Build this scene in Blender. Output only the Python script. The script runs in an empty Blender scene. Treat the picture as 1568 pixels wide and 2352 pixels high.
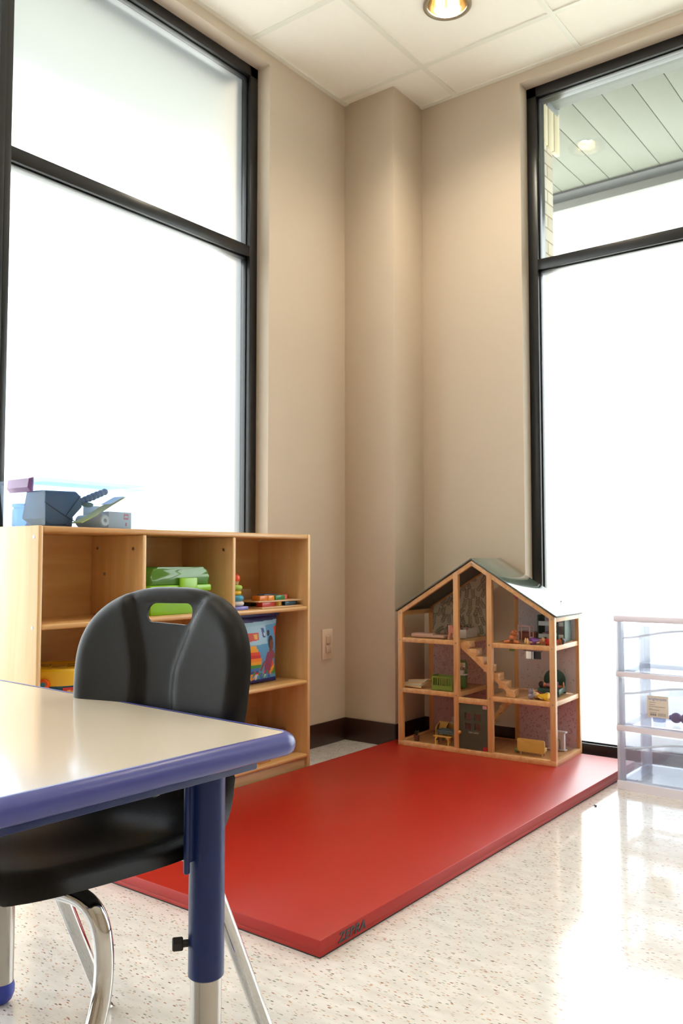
import bpy, bmesh, math, random
import numpy as np
from mathutils import Vector, Matrix

random.seed(7)
rng = np.random.RandomState(11)
S = bpy.context.scene
COL = S.collection
PI = math.pi

# ------------------------------------------------------------------ camera, sky, exposure
cam_d = bpy.data.cameras.new('camera'); cam = bpy.data.objects.new('camera', cam_d); COL.objects.link(cam)
S.camera = cam
cam_d.sensor_fit = 'HORIZONTAL'; cam_d.sensor_width = 14.9; cam_d.lens = 14.9 * 1951.4 / 1568
cam_d.clip_start = 0.02; cam_d.clip_end = 100
YAW, PITCH = 0.9202, 0.0546
F_ = Vector((math.sin(YAW) * math.cos(PITCH), math.cos(YAW) * math.cos(PITCH), math.sin(PITCH)))
R_ = Vector((math.cos(YAW), -math.sin(YAW), 0)); U_ = R_.cross(F_)
cam.matrix_world = Matrix(((R_.x, U_.x, -F_.x, -3.4531), (R_.y, U_.y, -F_.y, -2.4178), (R_.z, U_.z, -F_.z, 0.8409), (0, 0, 0, 1)))
cam_d.dof.use_dof = True; cam_d.dof.focus_distance = 1.45; cam_d.dof.aperture_fstop = 9.0

SKY = 5.0
w = bpy.data.worlds.new('sky'); S.world = w; w.use_nodes = True
bg = w.node_tree.nodes['Background']; bg.inputs[0].default_value = (0.93, 0.97, 1.0, 1); bg.inputs[1].default_value = SKY
S.view_settings.view_transform = 'Standard'; S.view_settings.look = 'None'
S.view_settings.gamma = 1; S.view_settings.exposure = 0.45; S.view_settings.use_curve_mapping = False
cy = S.cycles
cy.use_denoising = True; cy.max_bounces = 12; cy.diffuse_bounces = 6; cy.glossy_bounces = 5
cy.transmission_bounces = 8; cy.transparent_max_bounces = 24; cy.caustics_reflective = False; cy.caustics_refractive = True
cy.sample_clamp_indirect = 6.0; cy.blur_glossy = 0.5
LAMP_W = 9.0
sun_d = bpy.data.lights.new('sun', 'SUN'); sun_d.energy = 9.0; sun_d.angle = 0.01; sun_d.color = (1, .99, .97)
sun = bpy.data.objects.new('sun', sun_d); COL.objects.link(sun); sun.rotation_euler = Vector((-.45, -.45, 1.0)).to_track_quat('Z', 'Y').to_euler()

# ------------------------------------------------------------------ materials
def mat(name, col, rough=0.5, metal=0.0, bump=None, spec=0.5, coat=0.0, mottle=0.0, mscale=8.0, sheen=0.0):
    m = bpy.data.materials.new(name); m.use_nodes = True
    nt = m.node_tree; N = nt.nodes; L = nt.links; b = N['Principled BSDF']
    b.inputs['Base Color'].default_value = (*col, 1); b.inputs['Roughness'].default_value = rough
    b.inputs['Metallic'].default_value = metal; b.inputs['Specular IOR Level'].default_value = spec
    b.inputs['Coat Weight'].default_value = coat; b.inputs['Coat Roughness'].default_value = 0.08
    tc = N.new('ShaderNodeTexCoord')
    if mottle:
        n = N.new('ShaderNodeTexNoise'); n.inputs['Scale'].default_value = mscale; n.inputs['Detail'].default_value = 4
        L.new(tc.outputs['Object'], n.inputs['Vector'])
        r = N.new('ShaderNodeMix'); r.data_type = 'RGBA'
        r.inputs[6].default_value = (*[c * (1 - mottle) for c in col], 1); r.inputs[7].default_value = (*[min(1, c * (1 + mottle)) for c in col], 1)
        L.new(n.outputs['Fac'], r.inputs[0]); L.new(r.outputs[2], b.inputs['Base Color'])
    if bump:
        sc, st, dist = bump
        n2 = N.new('ShaderNodeTexNoise'); n2.inputs['Scale'].default_value = sc; n2.inputs['Detail'].default_value = 3
        bp = N.new('ShaderNodeBump'); bp.inputs['Strength'].default_value = st; bp.inputs['Distance'].default_value = dist
        L.new(tc.outputs['Object'], n2.inputs['Vector']); L.new(n2.outputs['Fac'], bp.inputs['Height']); L.new(bp.outputs[0], b.inputs['Normal'])
    return m

def wood(name, c1, c2, axis='X', scale=6.0, rough=0.38, stretch=10.0, coat=0.15):
    m = bpy.data.materials.new(name); m.use_nodes = True
    nt = m.node_tree; N = nt.nodes; L = nt.links; b = N['Principled BSDF']
    tc = N.new('ShaderNodeTexCoord'); mp = N.new('ShaderNodeMapping')
    s = [scale * stretch * 0.35] * 3; s['XYZ'.index(axis)] = scale * 0.35
    mp.inputs['Scale'].default_value = s
    n = N.new('ShaderNodeTexNoise'); n.inputs['Scale'].default_value = 1.0; n.inputs['Detail'].default_value = 6; n.inputs['Distortion'].default_value = 0.6
    L.new(tc.outputs['Object'], mp.inputs[0]); L.new(mp.outputs[0], n.inputs['Vector'])
    cr = N.new('ShaderNodeValToRGB'); cr.color_ramp.elements[0].position = 0.3; cr.color_ramp.elements[1].position = 0.72
    cr.color_ramp.elements[0].color = (*c2, 1); cr.color_ramp.elements[1].color = (*c1, 1)
    L.new(n.outputs['Fac'], cr.inputs[0]); L.new(cr.outputs[0], b.inputs['Base Color'])
    b.inputs['Roughness'].default_value = rough; b.inputs['Coat Weight'].default_value = coat; b.inputs['Coat Roughness'].default_value = 0.25
    return m

def clear_plastic(name, tint, body=0.12, gloss=0.08, rough=0.06, bodycol=(0.9, 0.94, 1.0), fres=0.35):
    """thin see-through sheet: mostly transparent, a little milky body, a glossy skin"""
    m = bpy.data.materials.new(name); m.use_nodes = True
    nt = m.node_tree; N = nt.nodes; L = nt.links; N.clear()
    out = N.new('ShaderNodeOutputMaterial'); t = N.new('ShaderNodeBsdfTransparent'); t.inputs[0].default_value = (*tint, 1)
    tr = N.new('ShaderNodeBsdfTranslucent'); tr.inputs[0].default_value = (*bodycol, 1)
    df = N.new('ShaderNodeBsdfDiffuse'); df.inputs[0].default_value = (*bodycol, 1)
    m0 = N.new('ShaderNodeMixShader'); m0.inputs[0].default_value = 0.5; L.new(tr.outputs[0], m0.inputs[1]); L.new(df.outputs[0], m0.inputs[2])
    m1 = N.new('ShaderNodeMixShader'); m1.inputs[0].default_value = body; L.new(t.outputs[0], m1.inputs[1]); L.new(m0.outputs[0], m1.inputs[2])
    g = N.new('ShaderNodeBsdfGlossy'); g.inputs['Roughness'].default_value = rough
    lw = N.new('ShaderNodeLayerWeight'); lw.inputs[0].default_value = 0.25
    mu = N.new('ShaderNodeMath'); mu.operation = 'MULTIPLY_ADD'; mu.inputs[1].default_value = fres; mu.inputs[2].default_value = gloss * 0.3
    L.new(lw.outputs['Fresnel'], mu.inputs[0])
    m2 = N.new('ShaderNodeMixShader'); L.new(mu.outputs[0], m2.inputs[0]); L.new(m1.outputs[0], m2.inputs[1]); L.new(g.outputs[0], m2.inputs[2])
    L.new(m2.outputs[0], out.inputs[0])
    return m

def print_mat(name, rough=0.45):
    m = bpy.data.materials.new(name); m.use_nodes = True
    nt = m.node_tree; b = nt.nodes['Principled BSDF']; b.inputs['Roughness'].default_value = rough
    a = nt.nodes.new('ShaderNodeVertexColor'); a.layer_name = 'print'
    nt.links.new(a.outputs[0], b.inputs['Base Color'])
    return m

def sr(r, g, b):
    return tuple(((c / 255) / 12.92 if c / 255 <= 0.04045 else ((c / 255 + 0.055) / 1.055) ** 2.4) for c in (r, g, b))

M = {}
M['wall'] = mat('beige_wall_paint', sr(201, 186, 167), 0.6, bump=(320, 0.08, 0.001), mottle=0.01)
M['ceil'] = mat('ceiling_tile_fibre', sr(246, 242, 232), 0.9, bump=(260, 0.25, 0.001), mottle=0.02, mscale=30)
M['grid'] = mat('ceiling_grid_white', sr(234, 233, 222), 0.45)
M['base'] = mat('brown_vinyl_base', sr(52, 30, 20), 0.35, mottle=0.08)
M['black'] = mat('black_anodised_frame', sr(20, 20, 23), 0.3, bump=(400, 0.03, 0.0005))
M['blackgap'] = mat('black_gasket', sr(14, 14, 15), 0.6)
M['mat_red'] = mat('red_mat_vinyl', sr(168, 33, 22), 0.36, bump=(700, 0.22, 0.0006), mottle=0.05, mscale=5, spec=0.45)
M['mat_side'] = mat('red_mat_side', sr(168, 30, 24), 0.5, bump=(500, 0.15, 0.0006), mottle=0.05)
M['mat_under'] = mat('mat_underside', sr(40, 40, 38), 0.8, bump=(300, 0.2, 0.001))
M['ink'] = mat('black_ink', sr(30, 26, 26), 0.5, mottle=0.1, mscale=200)
M['birch'] = wood('birch_ply_x', sr(214, 172, 116), sr(198, 150, 92), 'X', 5)
M['birch_z_lit'] = wood('birch_ply_z_lit', sr(230, 196, 144), sr(214, 172, 116), 'Z', 5)  # upright grain, lightened: window glare on the outer side is in the colour
M['birch_edge'] = wood('birch_edge_banding', sr(228, 188, 134), sr(206, 156, 100), 'X', 9)
M['pine'] = wood('pine_strip', sr(224, 180, 128), sr(202, 144, 88), 'Z', 14)
M['pine_x'] = wood('pine_strip_cross', sr(226, 184, 132), sr(204, 148, 92), 'Y', 14)
M['pinefloor'] = wood('dollhouse_floor_ply', sr(190, 140, 90), sr(170, 118, 70), 'Y', 12)
M['plank'] = wood('pale_wood_plank', sr(208, 172, 128), sr(188, 148, 104), 'X', 14)
M['screw'] = mat('zinc_screw', (0.35, 0.33, 0.3), 0.35, 0.9, mottle=0.1)
M['laminate'] = mat('cream_laminate', sr(224, 212, 194), 0.12, spec=0.6, coat=.3, mottle=0.008, mscale=60)
M['blue_rim'] = mat('blue_rubber_edge', sr(70, 76, 150), 0.3, bump=(500, 0.04, 0.0005))
M['blue_paint'] = mat('blue_powder_coat', sr(26, 44, 100), 0.33, bump=(900, 0.05, 0.0003), spec=.35)
M['chrome'] = mat('chrome', (0.60, 0.60, 0.60), 0.05, 1.0, mottle=0.01)
M['satin'] = mat('satin_steel_tube', (0.46, 0.43, 0.40), 0.22, 1.0, mottle=0.03, mscale=30)
M['shell'] = mat('black_textured_plastic', sr(22, 22, 23), 0.46, bump=(380, 0.4, 0.0006), spec=0.22)
M['rubber'] = mat('black_rubber', sr(24, 22, 22), 0.5, bump=(200, 0.1, 0.0005))
M['blueball'] = mat('blue_plastic_glide', sr(44, 62, 165), 0.35, mottle=0.04)
M['plate'] = mat('almond_plastic', sr(222, 200, 176), 0.35, mottle=0.01)
M['plate_in'] = mat('clear_safety_cap', sr(206, 182, 164), 0.25, mottle=0.02)
M['brick'] = None

def brick_mat():
    m = bpy.data.materials.new('cream_brick'); m.use_nodes = True
    nt = m.node_tree; N = nt.nodes; L = nt.links; b = N['Principled BSDF']; b.inputs['Roughness'].default_value = 0.85
    tc = N.new('ShaderNodeTexCoord'); sp = N.new('ShaderNodeSeparateXYZ'); L.new(tc.outputs['Object'], sp.inputs[0])
    ad = N.new('ShaderNodeMath'); ad.operation = 'ADD'; L.new(sp.outputs[0], ad.inputs[0]); L.new(sp.outputs[1], ad.inputs[1])
    cb = N.new('ShaderNodeCombineXYZ'); L.new(ad.outputs[0], cb.inputs[0]); L.new(sp.outputs[2], cb.inputs[1])
    br = N.new('ShaderNodeTexBrick'); br.inputs['Scale'].default_value = 1.0
    br.inputs['Brick Width'].default_value = 0.2; br.inputs['Row Height'].default_value = 0.061; br.inputs['Mortar Size'].default_value = 0.004
    br.inputs['Color1'].default_value = (*sr(206, 198, 182), 1); br.inputs['Color2'].default_value = (*sr(188, 178, 160), 1); br.inputs['Mortar'].default_value = (*sr(150, 134, 104), 1)
    L.new(cb.outputs[0], br.inputs['Vector']); L.new(br.outputs['Color'], b.inputs['Base Color'])
    bp = N.new('ShaderNodeBump'); bp.inputs['Strength'].default_value = 0.6; bp.inputs['Distance'].default_value = 0.004; bp.invert = True
    L.new(br.outputs['Fac'], bp.inputs['Height']); L.new(bp.outputs[0], b.inputs['Normal'])
    return m
M['brick'] = brick_mat()

def floor_mat():
    m = bpy.data.materials.new('speckled_vinyl_tile'); m.use_nodes = True
    nt = m.node_tree; N = nt.nodes; L = nt.links; b = N['Principled BSDF']
    b.inputs['Roughness'].default_value = 0.13; b.inputs['Specular IOR Level'].default_value = 0.55
    b.inputs['Coat Weight'].default_value = 0.5; b.inputs['Coat Roughness'].default_value = 0.05
    tc = N.new('ShaderNodeTexCoord')
    def mapping(sc, rot=0.0):
        mp = N.new('ShaderNodeMapping'); mp.inputs['Scale'].default_value = sc; mp.inputs['Rotation'].default_value = (0, 0, rot)
        L.new(tc.outputs['Object'], mp.inputs[0]); return mp
    base = N.new('ShaderNodeTexNoise'); base.inputs['Scale'].default_value = 1; base.inputs['Detail'].default_value = 5
    L.new(mapping((38, 14, 1)).outputs[0], base.inputs['Vector'])
    cr = N.new('ShaderNodeValToRGB'); e = cr.color_ramp.elements
    e[0].position = 0.3; e[0].color = (*sr(214, 210, 204), 1); e[1].position = 0.7; e[1].color = (*sr(230, 227, 222), 1)
    L.new(base.outputs['Fac'], cr.inputs[0]); cur = cr.outputs[0]
    for i, (sc, thr, rnd, c) in enumerate([((250, 90, 1), 0.34, 0.905, sr(176, 112, 82)), ((230, 80, 1), 0.34, 0.91, sr(112, 120, 112)),
                                           ((300, 105, 1), 0.34, 0.90, sr(196, 156, 116)), ((190, 72, 1), 0.30, 0.95, sr(128, 96, 82))]):
        mp = mapping(sc, 0.12 * (i - 1.5)); mp.inputs['Location'].default_value = (i * 3.3, i * 7.7, 0)
        v = N.new('ShaderNodeTexVoronoi'); v.voronoi_dimensions = '2D'; v.inputs['Scale'].default_value = 1.0; L.new(mp.outputs[0], v.inputs['Vector'])
        lt = N.new('ShaderNodeMath'); lt.operation = 'LESS_THAN'; lt.inputs[1].default_value = thr; L.new(v.outputs['Distance'], lt.inputs[0])
        se = N.new('ShaderNodeSeparateColor'); L.new(v.outputs['Color'], se.inputs[0])
        gt = N.new('ShaderNodeMath'); gt.operation = 'GREATER_THAN'; gt.inputs[1].default_value = rnd; L.new(se.outputs[0], gt.inputs[0])
        mu = N.new('ShaderNodeMath'); mu.operation = 'MULTIPLY'; L.new(lt.outputs[0], mu.inputs[0]); L.new(gt.outputs[0], mu.inputs[1])
        mu2 = N.new('ShaderNodeMath'); mu2.operation = 'MULTIPLY'; L.new(mu.outputs[0], mu2.inputs[0]); L.new(se.outputs[1], mu2.inputs[1])
        mx = N.new('ShaderNodeMix'); mx.data_type = 'RGBA'; L.new(mu2.outputs[0], mx.inputs[0]); L.new(cur, mx.inputs[6]); mx.inputs[7].default_value = (*c, 1); cur = mx.outputs[2]
    # seams every 12 inches
    sp = N.new('ShaderNodeSeparateXYZ'); L.new(tc.outputs['Object'], sp.inputs[0]); fac = None
    for ax, o in ((0, 1.5826), (1, 1.6285)):
        a = N.new('ShaderNodeMath'); a.operation = 'ADD'; a.inputs[1].default_value = o + 0.3048 * 40; L.new(sp.outputs[ax], a.inputs[0])
        md = N.new('ShaderNodeMath'); md.operation = 'MODULO'; md.inputs[1].default_value = 0.3048; L.new(a.outputs[0], md.inputs[0])
        lt = N.new('ShaderNodeMath'); lt.operation = 'LESS_THAN'; lt.inputs[1].default_value = 0.0011; L.new(md.outputs[0], lt.inputs[0])
        if fac is None: fac = lt.outputs[0]
        else:
            mm = N.new('ShaderNodeMath'); mm.operation = 'MAXIMUM'; L.new(fac, mm.inputs[0]); L.new(lt.outputs[0], mm.inputs[1]); fac = mm.outputs[0]
    f2 = N.new('ShaderNodeMath'); f2.operation = 'MULTIPLY'; f2.inputs[1].default_value = 0.16; L.new(fac, f2.inputs[0])
    mx = N.new('ShaderNodeMix'); mx.data_type = 'RGBA'; L.new(f2.outputs[0], mx.inputs[0]); L.new(cur, mx.inputs[6]); mx.inputs[7].default_value = (*sr(120, 108, 96), 1)
    L.new(mx.outputs[2], b.inputs['Base Color'])
    n = N.new('ShaderNodeTexNoise'); n.inputs['Scale'].default_value = 7; L.new(tc.outputs['Object'], n.inputs['Vector'])
    bp = N.new('ShaderNodeBump'); bp.inputs['Strength'].default_value = 0.05; bp.inputs['Distance'].default_value = 0.004; L.new(n.outputs['Fac'], bp.inputs['Height']); L.new(bp.outputs[0], b.inputs['Normal'])
    return m
M['floor'] = floor_mat()

def frosted_mat():
    m = bpy.data.materials.new('frosted_glass'); m.use_nodes = True
    nt = m.node_tree; N = nt.nodes; L = nt.links; N.clear()
    out = N.new('ShaderNodeOutputMaterial'); tr = N.new('ShaderNodeBsdfTranslucent'); tr.inputs[0].default_value = (0.9, 0.95, 0.97, 1)
    rf = N.new('ShaderNodeBsdfRefraction'); rf.inputs['Color'].default_value = (0.97, 0.985, 0.98, 1); rf.inputs['Roughness'].default_value = 0.36; rf.inputs['IOR'].default_value = 1.45
    g = N.new('ShaderNodeBsdfGlossy'); g.inputs['Roughness'].default_value = 0.25
    m1 = N.new('ShaderNodeMixShader'); m1.inputs[0].default_value = 0.90; L.new(tr.outputs[0], m1.inputs[1]); L.new(rf.outputs[0], m1.inputs[2])
    m2 = N.new('ShaderNodeMixShader'); m2.inputs[0].default_value = 0.03; L.new(m1.outputs[0], m2.inputs[1]); L.new(g.outputs[0], m2.inputs[2])
    L.new(m2.outputs[0], out.inputs[0]); return m
M['frost'] = frosted_mat()
M['glass'] = clear_plastic('clear_window_glass', (0.93, 0.96, 0.94), body=0.015, gloss=0.12, rough=0.0, bodycol=(0.8, 0.85, 0.82))

# ------------------------------------------------------------------ mesh helpers
class MB:
    def __init__(s): s.bm = bmesh.new(); s.mi = 0
    def _tag(s, geom_faces):
        for f in geom_faces: f.material_index = s.mi
    def box(s, x0, x1, y0, y1, z0, z1, bev=0.0, seg=2, M_=None):
        bm = s.bm; vs = [bm.verts.new((x, y, z)) for x in (x0, x1) for y in (y0, y1) for z in (z0, z1)]
        q = [(0, 1, 3, 2), (4, 6, 7, 5), (0, 4, 5, 1), (2, 3, 7, 6), (0, 2, 6, 4), (1, 5, 7, 3)]
        fs = [bm.faces.new([vs[i] for i in f]) for f in q]
        allv = vs
        s._tag(fs)
        if bev:
            es = list({e for f in fs for e in f.edges})
            r = bmesh.ops.bevel(bm, geom=es, offset=bev, segments=seg, profile=0.5, affect='EDGES', clamp_overlap=True, material=-1)
            allv = list({v for f in r['faces'] for v in f.verts} | {v for v in vs if v.is_valid})
            s._tag(r['faces'])
        if M_ is not None: bmesh.ops.transform(bm, matrix=M_, verts=allv)
        return allv
    def cyl(s, p0, p1, r0, r1=None, seg=24, cap=True, bev=0):
        r1 = r0 if r1 is None else r1; p0 = Vector(p0); p1 = Vector(p1); d = (p1 - p0).normalized()
        a = d.orthogonal().normalized(); b = d.cross(a); bm = s.bm
        prof = [(p0, r0), (p1, r1)]
        if bev: prof = [(p0, r0 - bev), (p0 + d * bev, r0), (p1 - d * bev, r1), (p1, r1 - bev)]
        rings = [[bm.verts.new(p + (a * math.cos(t) + b * math.sin(t)) * r) for t in [2 * PI * i / seg for i in range(seg)]] for p, r in prof]
        fs = []
        for u, v in zip(rings, rings[1:]):
            for i in range(seg): fs.append(bm.faces.new((u[i], u[(i + 1) % seg], v[(i + 1) % seg], v[i])))
        if cap: fs.append(bm.faces.new(rings[0][::-1])); fs.append(bm.faces.new(rings[-1]))
        s._tag(fs); return [v for r in rings for v in r]
    def tube(s, pts, r, seg=16, cap=True):
        bm = s.bm; pts = [Vector(p) for p in pts]; n = len(pts); prev = None; rings = []
        for i, p in enumerate(pts):
            d = (pts[min(i + 1, n - 1)] - pts[max(i - 1, 0)]).normalized()
            a = d.orthogonal().normalized() if prev is None else (prev - d * prev.dot(d)).normalized()
            prev = a; b = d.cross(a); rr = r[i] if isinstance(r, (list, tuple)) else r
            rings.append([bm.verts.new(p + (a * math.cos(t) + b * math.sin(t)) * rr) for t in [2 * PI * k / seg for k in range(seg)]])
        fs = []
        for u, v in zip(rings, rings[1:]):
            for k in range(seg): fs.append(bm.faces.new((u[k], u[(k + 1) % seg], v[(k + 1) % seg], v[k])))
        if cap: fs.append(bm.faces.new(rings[0][::-1])); fs.append(bm.faces.new(rings[-1]))
        s._tag(fs); return [v for r_ in rings for v in r_]
    def prism(s, poly, vec, bev=0.0):
        bm = s.bm; vec = Vector(vec); a = [bm.verts.new(p) for p in poly]; b = [bm.verts.new(Vector(p) + vec) for p in poly]
        n = len(poly); fs = [bm.faces.new(a[::-1]), bm.faces.new(b)]
        for i in range(n): fs.append(bm.faces.new((a[i], a[(i + 1) % n], b[(i + 1) % n], b[i])))
        s._tag(fs)
        if bev:
            es = list({e for f in fs[:2] for e in f.edges})
            r = bmesh.ops.bevel(bm, geom=es, offset=bev, segments=2, profile=0.5, affect='EDGES', clamp_overlap=True, material=-1); s._tag(r['faces'])
        return a + b
    def lathe(s, prof, c=(0, 0, 0), seg=28, axis='Z', cap=True):
        bm = s.bm; c = Vector(c); rings = []
        for r, h in prof:
            ring = []
            for i in range(seg):
                t = 2 * PI * i / seg; x, y = r * math.cos(t), r * math.sin(t)
                v = {'Z': (x, y, h), 'Y': (x, h, y), 'X': (h, x, y)}[axis]
                ring.append(bm.verts.new(c + Vector(v)))
            rings.append(ring)
        fs = []
        for u, v in zip(rings, rings[1:]):
            for i in range(seg): fs.append(bm.faces.new((u[i], u[(i + 1) % seg], v[(i + 1) % seg], v[i])))
        if cap:
            if prof[0][0] > 1e-6: fs.append(bm.faces.new(rings[0][::-1]))
            if prof[-1][0] > 1e-6: fs.append(bm.faces.new(rings[-1]))
        s._tag(fs); return [v for r_ in rings for v in r_]
    def ball(s, c, r, sc=(1, 1, 1), M_=None, seg=16):
        res = bmesh.ops.create_uvsphere(s.bm, u_segments=seg, v_segments=max(8, seg * 2 // 3), radius=r)
        vs = res['verts']; bmesh.ops.scale(s.bm, vec=sc, verts=vs)
        if M_ is not None: bmesh.ops.transform(s.bm, matrix=M_, verts=vs)
        bmesh.ops.translate(s.bm, vec=c, verts=vs); s._tag({f for v in vs for f in v.link_faces}); return vs
    def obj(s, name, m, parent=None, smooth=38, off=None):
        bm = s.bm
        bmesh.ops.remove_doubles(bm, verts=bm.verts, dist=1e-6)
        bmesh.ops.recalc_face_normals(bm, faces=bm.faces)
        if off is not None: bmesh.ops.translate(bm, vec=[-c for c in off], verts=bm.verts)
        if smooth:
            for f in bm.faces: f.smooth = True
            lim = math.radians(smooth)
            for e in bm.edges:
                if len(e.link_faces) == 2 and e.calc_face_angle(0) > lim: e.smooth = False
        me = bpy.data.meshes.new(name); bm.to_mesh(me); bm.free()
        for mm in (m if isinstance(m, (list, tuple)) else [m]): me.materials.append(mm)
        o = bpy.data.objects.new(name, me); COL.objects.link(o)
        if parent: o.parent = parent
        return o

def tag(o, label, cat, group=None, kind=None):
    if label: o['label'] = label
    if cat: o['category'] = cat
    if group: o['group'] = group
    if kind: o['kind'] = kind
    return o
def thing(name, label, cat, loc=(0, 0, 0), rotz=0, group=None):
    o = bpy.data.objects.new(name, None); COL.objects.link(o); o.empty_display_size = 0.05
    o.location = loc; o.rotation_euler = (0, 0, rotz); return tag(o, label, cat, group)
def struct(o): o['kind'] = 'structure'; return o
def simple(name, mb, m, label, cat, loc=(0, 0, 0), rotz=0, group=None):
    o = mb.obj(name, m); o.location = loc; o.rotation_euler = (0, 0, rotz); return tag(o, label, cat, group)
def copy_tree(o, parent=None):
    c = o.copy(); COL.objects.link(c)
    if parent: c.parent = parent
    for ch in list(o.children): copy_tree(ch, c)
    return c
def bake(o):
    dg = bpy.context.evaluated_depsgraph_get(); me = bpy.data.meshes.new_from_object(o.evaluated_get(dg)); o.modifiers.clear(); o.data = me; return o
def text(name, s, size, m, parent, M_, depth=0.0004, spacing=1.0, shear=0.0, bold=0.0):
    c = bpy.data.curves.new(name, 'FONT'); c.body = s; c.size = size; c.extrude = depth; c.space_character = spacing; c.shear = shear; c.offset = bold
    c.align_x = 'CENTER'; c.align_y = 'CENTER'; t = bpy.data.objects.new('tmp', c); COL.objects.link(t)
    dg = bpy.context.evaluated_depsgraph_get(); me = bpy.data.meshes.new_from_object(t.evaluated_get(dg)); bpy.data.objects.remove(t)
    me.transform(M_); me.materials.clear(); me.materials.append(m); me.name = name
    o = bpy.data.objects.new(name, me); COL.objects.link(o); o.parent = parent; return o
def spline(pts, n=8):
    """Catmull-Rom through pts"""
    P = [Vector(p) for p in pts]; P = [P[0] * 2 - P[1]] + P + [P[-1] * 2 - P[-2]]; out = []
    for i in range(1, len(P) - 2):
        for k in range(n):
            t = k / n; a, b, c, d = P[i - 1:i + 3]
            out.append(0.5 * ((2 * b) + (c - a) * t + (2 * a - 5 * b + 4 * c - d) * t * t + (3 * b - a - 3 * c + d) * t ** 3))
    out.append(P[-2]); return out
def round_path(pts, r, n=8):
    P = [Vector(p) for p in pts]; out = [P[0]]
    for i in range(1, len(P) - 1):
        a = (P[i - 1] - P[i]); b = (P[i + 1] - P[i]); rr = min(r, a.length * .48, b.length * .48)
        a = P[i] + a.normalized() * rr; b = P[i] + b.normalized() * rr
        for k in range(n + 1): t = k / n; out.append(a * (1 - t) ** 2 + P[i] * 2 * t * (1 - t) + b * t * t)
    out.append(P[-1]); return out
def print_grid(name, img, W, H, m, parent, M_, keep=None, surf=None):
    """sheet of printed colour; img[row from the top, column, rgb]"""
    h, w_ = img.shape[:2]
    xs = np.linspace(0, W, w_ + 1); zs = np.linspace(H, 0, h + 1)
    X, Z = np.meshgrid(xs, zs); Y = np.zeros_like(X) if surf is None else surf(X, Z)
    V = np.stack([X, Y, Z], -1).reshape(-1, 3)
    idx = np.arange((h + 1) * (w_ + 1)).reshape(h + 1, w_ + 1)
    F = np.stack([idx[1:, :-1], idx[1:, 1:], idx[:-1, 1:], idx[:-1, :-1]], -1).reshape(-1, 4); C = img.reshape(-1, 3)
    if keep is not None:
        cx = (X[:-1, :-1] + X[1:, 1:]) / 2; cz = (Z[:-1, :-1] + Z[1:, 1:]) / 2; k = keep(cx, cz).reshape(-1); F = F[k]; C = C[k]
    me = bpy.data.meshes.new(name); me.from_pydata(V.tolist(), [], F.tolist()); me.transform(M_)
    a = me.color_attributes.new('print', 'FLOAT_COLOR', 'CORNER')
    a.data.foreach_set('color', np.repeat(np.c_[C, np.ones(len(C))], 4, 0).ravel().astype(np.float32))
    me.materials.append(m); 
    if surf is not None: me.polygons.foreach_set('use_smooth', [True] * len(me.polygons))
    o = bpy.data.objects.new(name, me); COL.objects.link(o)
    if parent: o.parent = parent
    return o
def ell(img, cx, cy_, a, b, ang, col):
    h, w_ = img.shape[:2]; yy, xx = np.mgrid[0:h, 0:w_]; dx = xx - cx; dy = yy - cy_
    u = dx * math.cos(ang) + dy * math.sin(ang); v = -dx * math.sin(ang) + dy * math.cos(ang)
    img[(u / a) ** 2 + (v / b) ** 2 < 1] = col
def poly(img, pts, col):
    h, w_ = img.shape[:2]; yy, xx = np.mgrid[0:h, 0:w_]; ins = np.zeros((h, w_), bool); n = len(pts)
    xx = xx + .5; yy = yy + .5
    for i in range(n):
        x0, y0 = pts[i]; x1, y1 = pts[(i + 1) % n]
        if y0 == y1: continue
        c = ((yy >= min(y0, y1)) & (yy < max(y0, y1))) & (xx < (yy - y0) / (y1 - y0) * (x1 - x0) + x0); ins ^= c
    img[ins] = col
PRINT = print_mat('printed_sheet')

# ------------------------------------------------------------------ room
H = 3.033
GX, GY, GT = -0.305, -0.4757, 0.6096
RX, RY = -6.6, -5.6
b = MB(); b.box(RX - .2, 0.07, RY - .2, 0.07, -0.05, 0, 0); struct(b.obj('floor', M['floor'], smooth=0))
# ceiling of lay-in tiles, one hole for each can light
LIGHTS = [(GX - GT / 2, GY - GT / 2), (GX - GT * 4.5, GY - GT / 2), (GX - GT / 2, GY - GT * 4.5), (GX - GT * 4.5, GY - GT * 4.5), (GX - GT * 8.5, GY - GT * 4.5)]
b = MB(); LR = 0.083
def holes(x0, x1, y0, y1):
    for lx, ly in LIGHTS:
        if x0 < lx < x1 and y0 < ly < y1: return lx, ly
xs = [RX - .2] + [GX - GT * k for k in range(10, -1, -1)] + [0.08]; ys = [RY - .2] + [GY - GT * k for k in range(8, -1, -1)] + [0.08]
for x0, x1 in zip(xs, xs[1:]):
    for y0, y1 in zip(ys, ys[1:]):
        hh = holes(x0, x1, y0, y1)
        if not hh: b.box(x0, x1, y0, y1, H + .004, H + .02); continue
        n = 48; ring = [b.bm.verts.new((hh[0] + LR * math.cos(2 * PI * i / n), hh[1] + LR * math.sin(2 * PI * i / n), H + .004)) for i in range(n)]
        out = []
        for i in range(n):
            c_, s_ = math.cos(2 * PI * i / n), math.sin(2 * PI * i / n); k = (GT / 2) / max(abs(c_), abs(s_))
            out.append(b.bm.verts.new((hh[0] + c_ * k, hh[1] + s_ * k, H + .004)))
        for i in range(n): b.bm.faces.new((ring[i], ring[(i + 1) % n], out[(i + 1) % n], out[i]))
        for cx_ in (-1, 1):
            pass
struct(b.obj('ceiling', M['ceil'], smooth=0))
b = MB()
for k in range(11): x = GX - GT * k; b.box(x - .012, x + .012, RY, 0, H - .001, H + .005)
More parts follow.
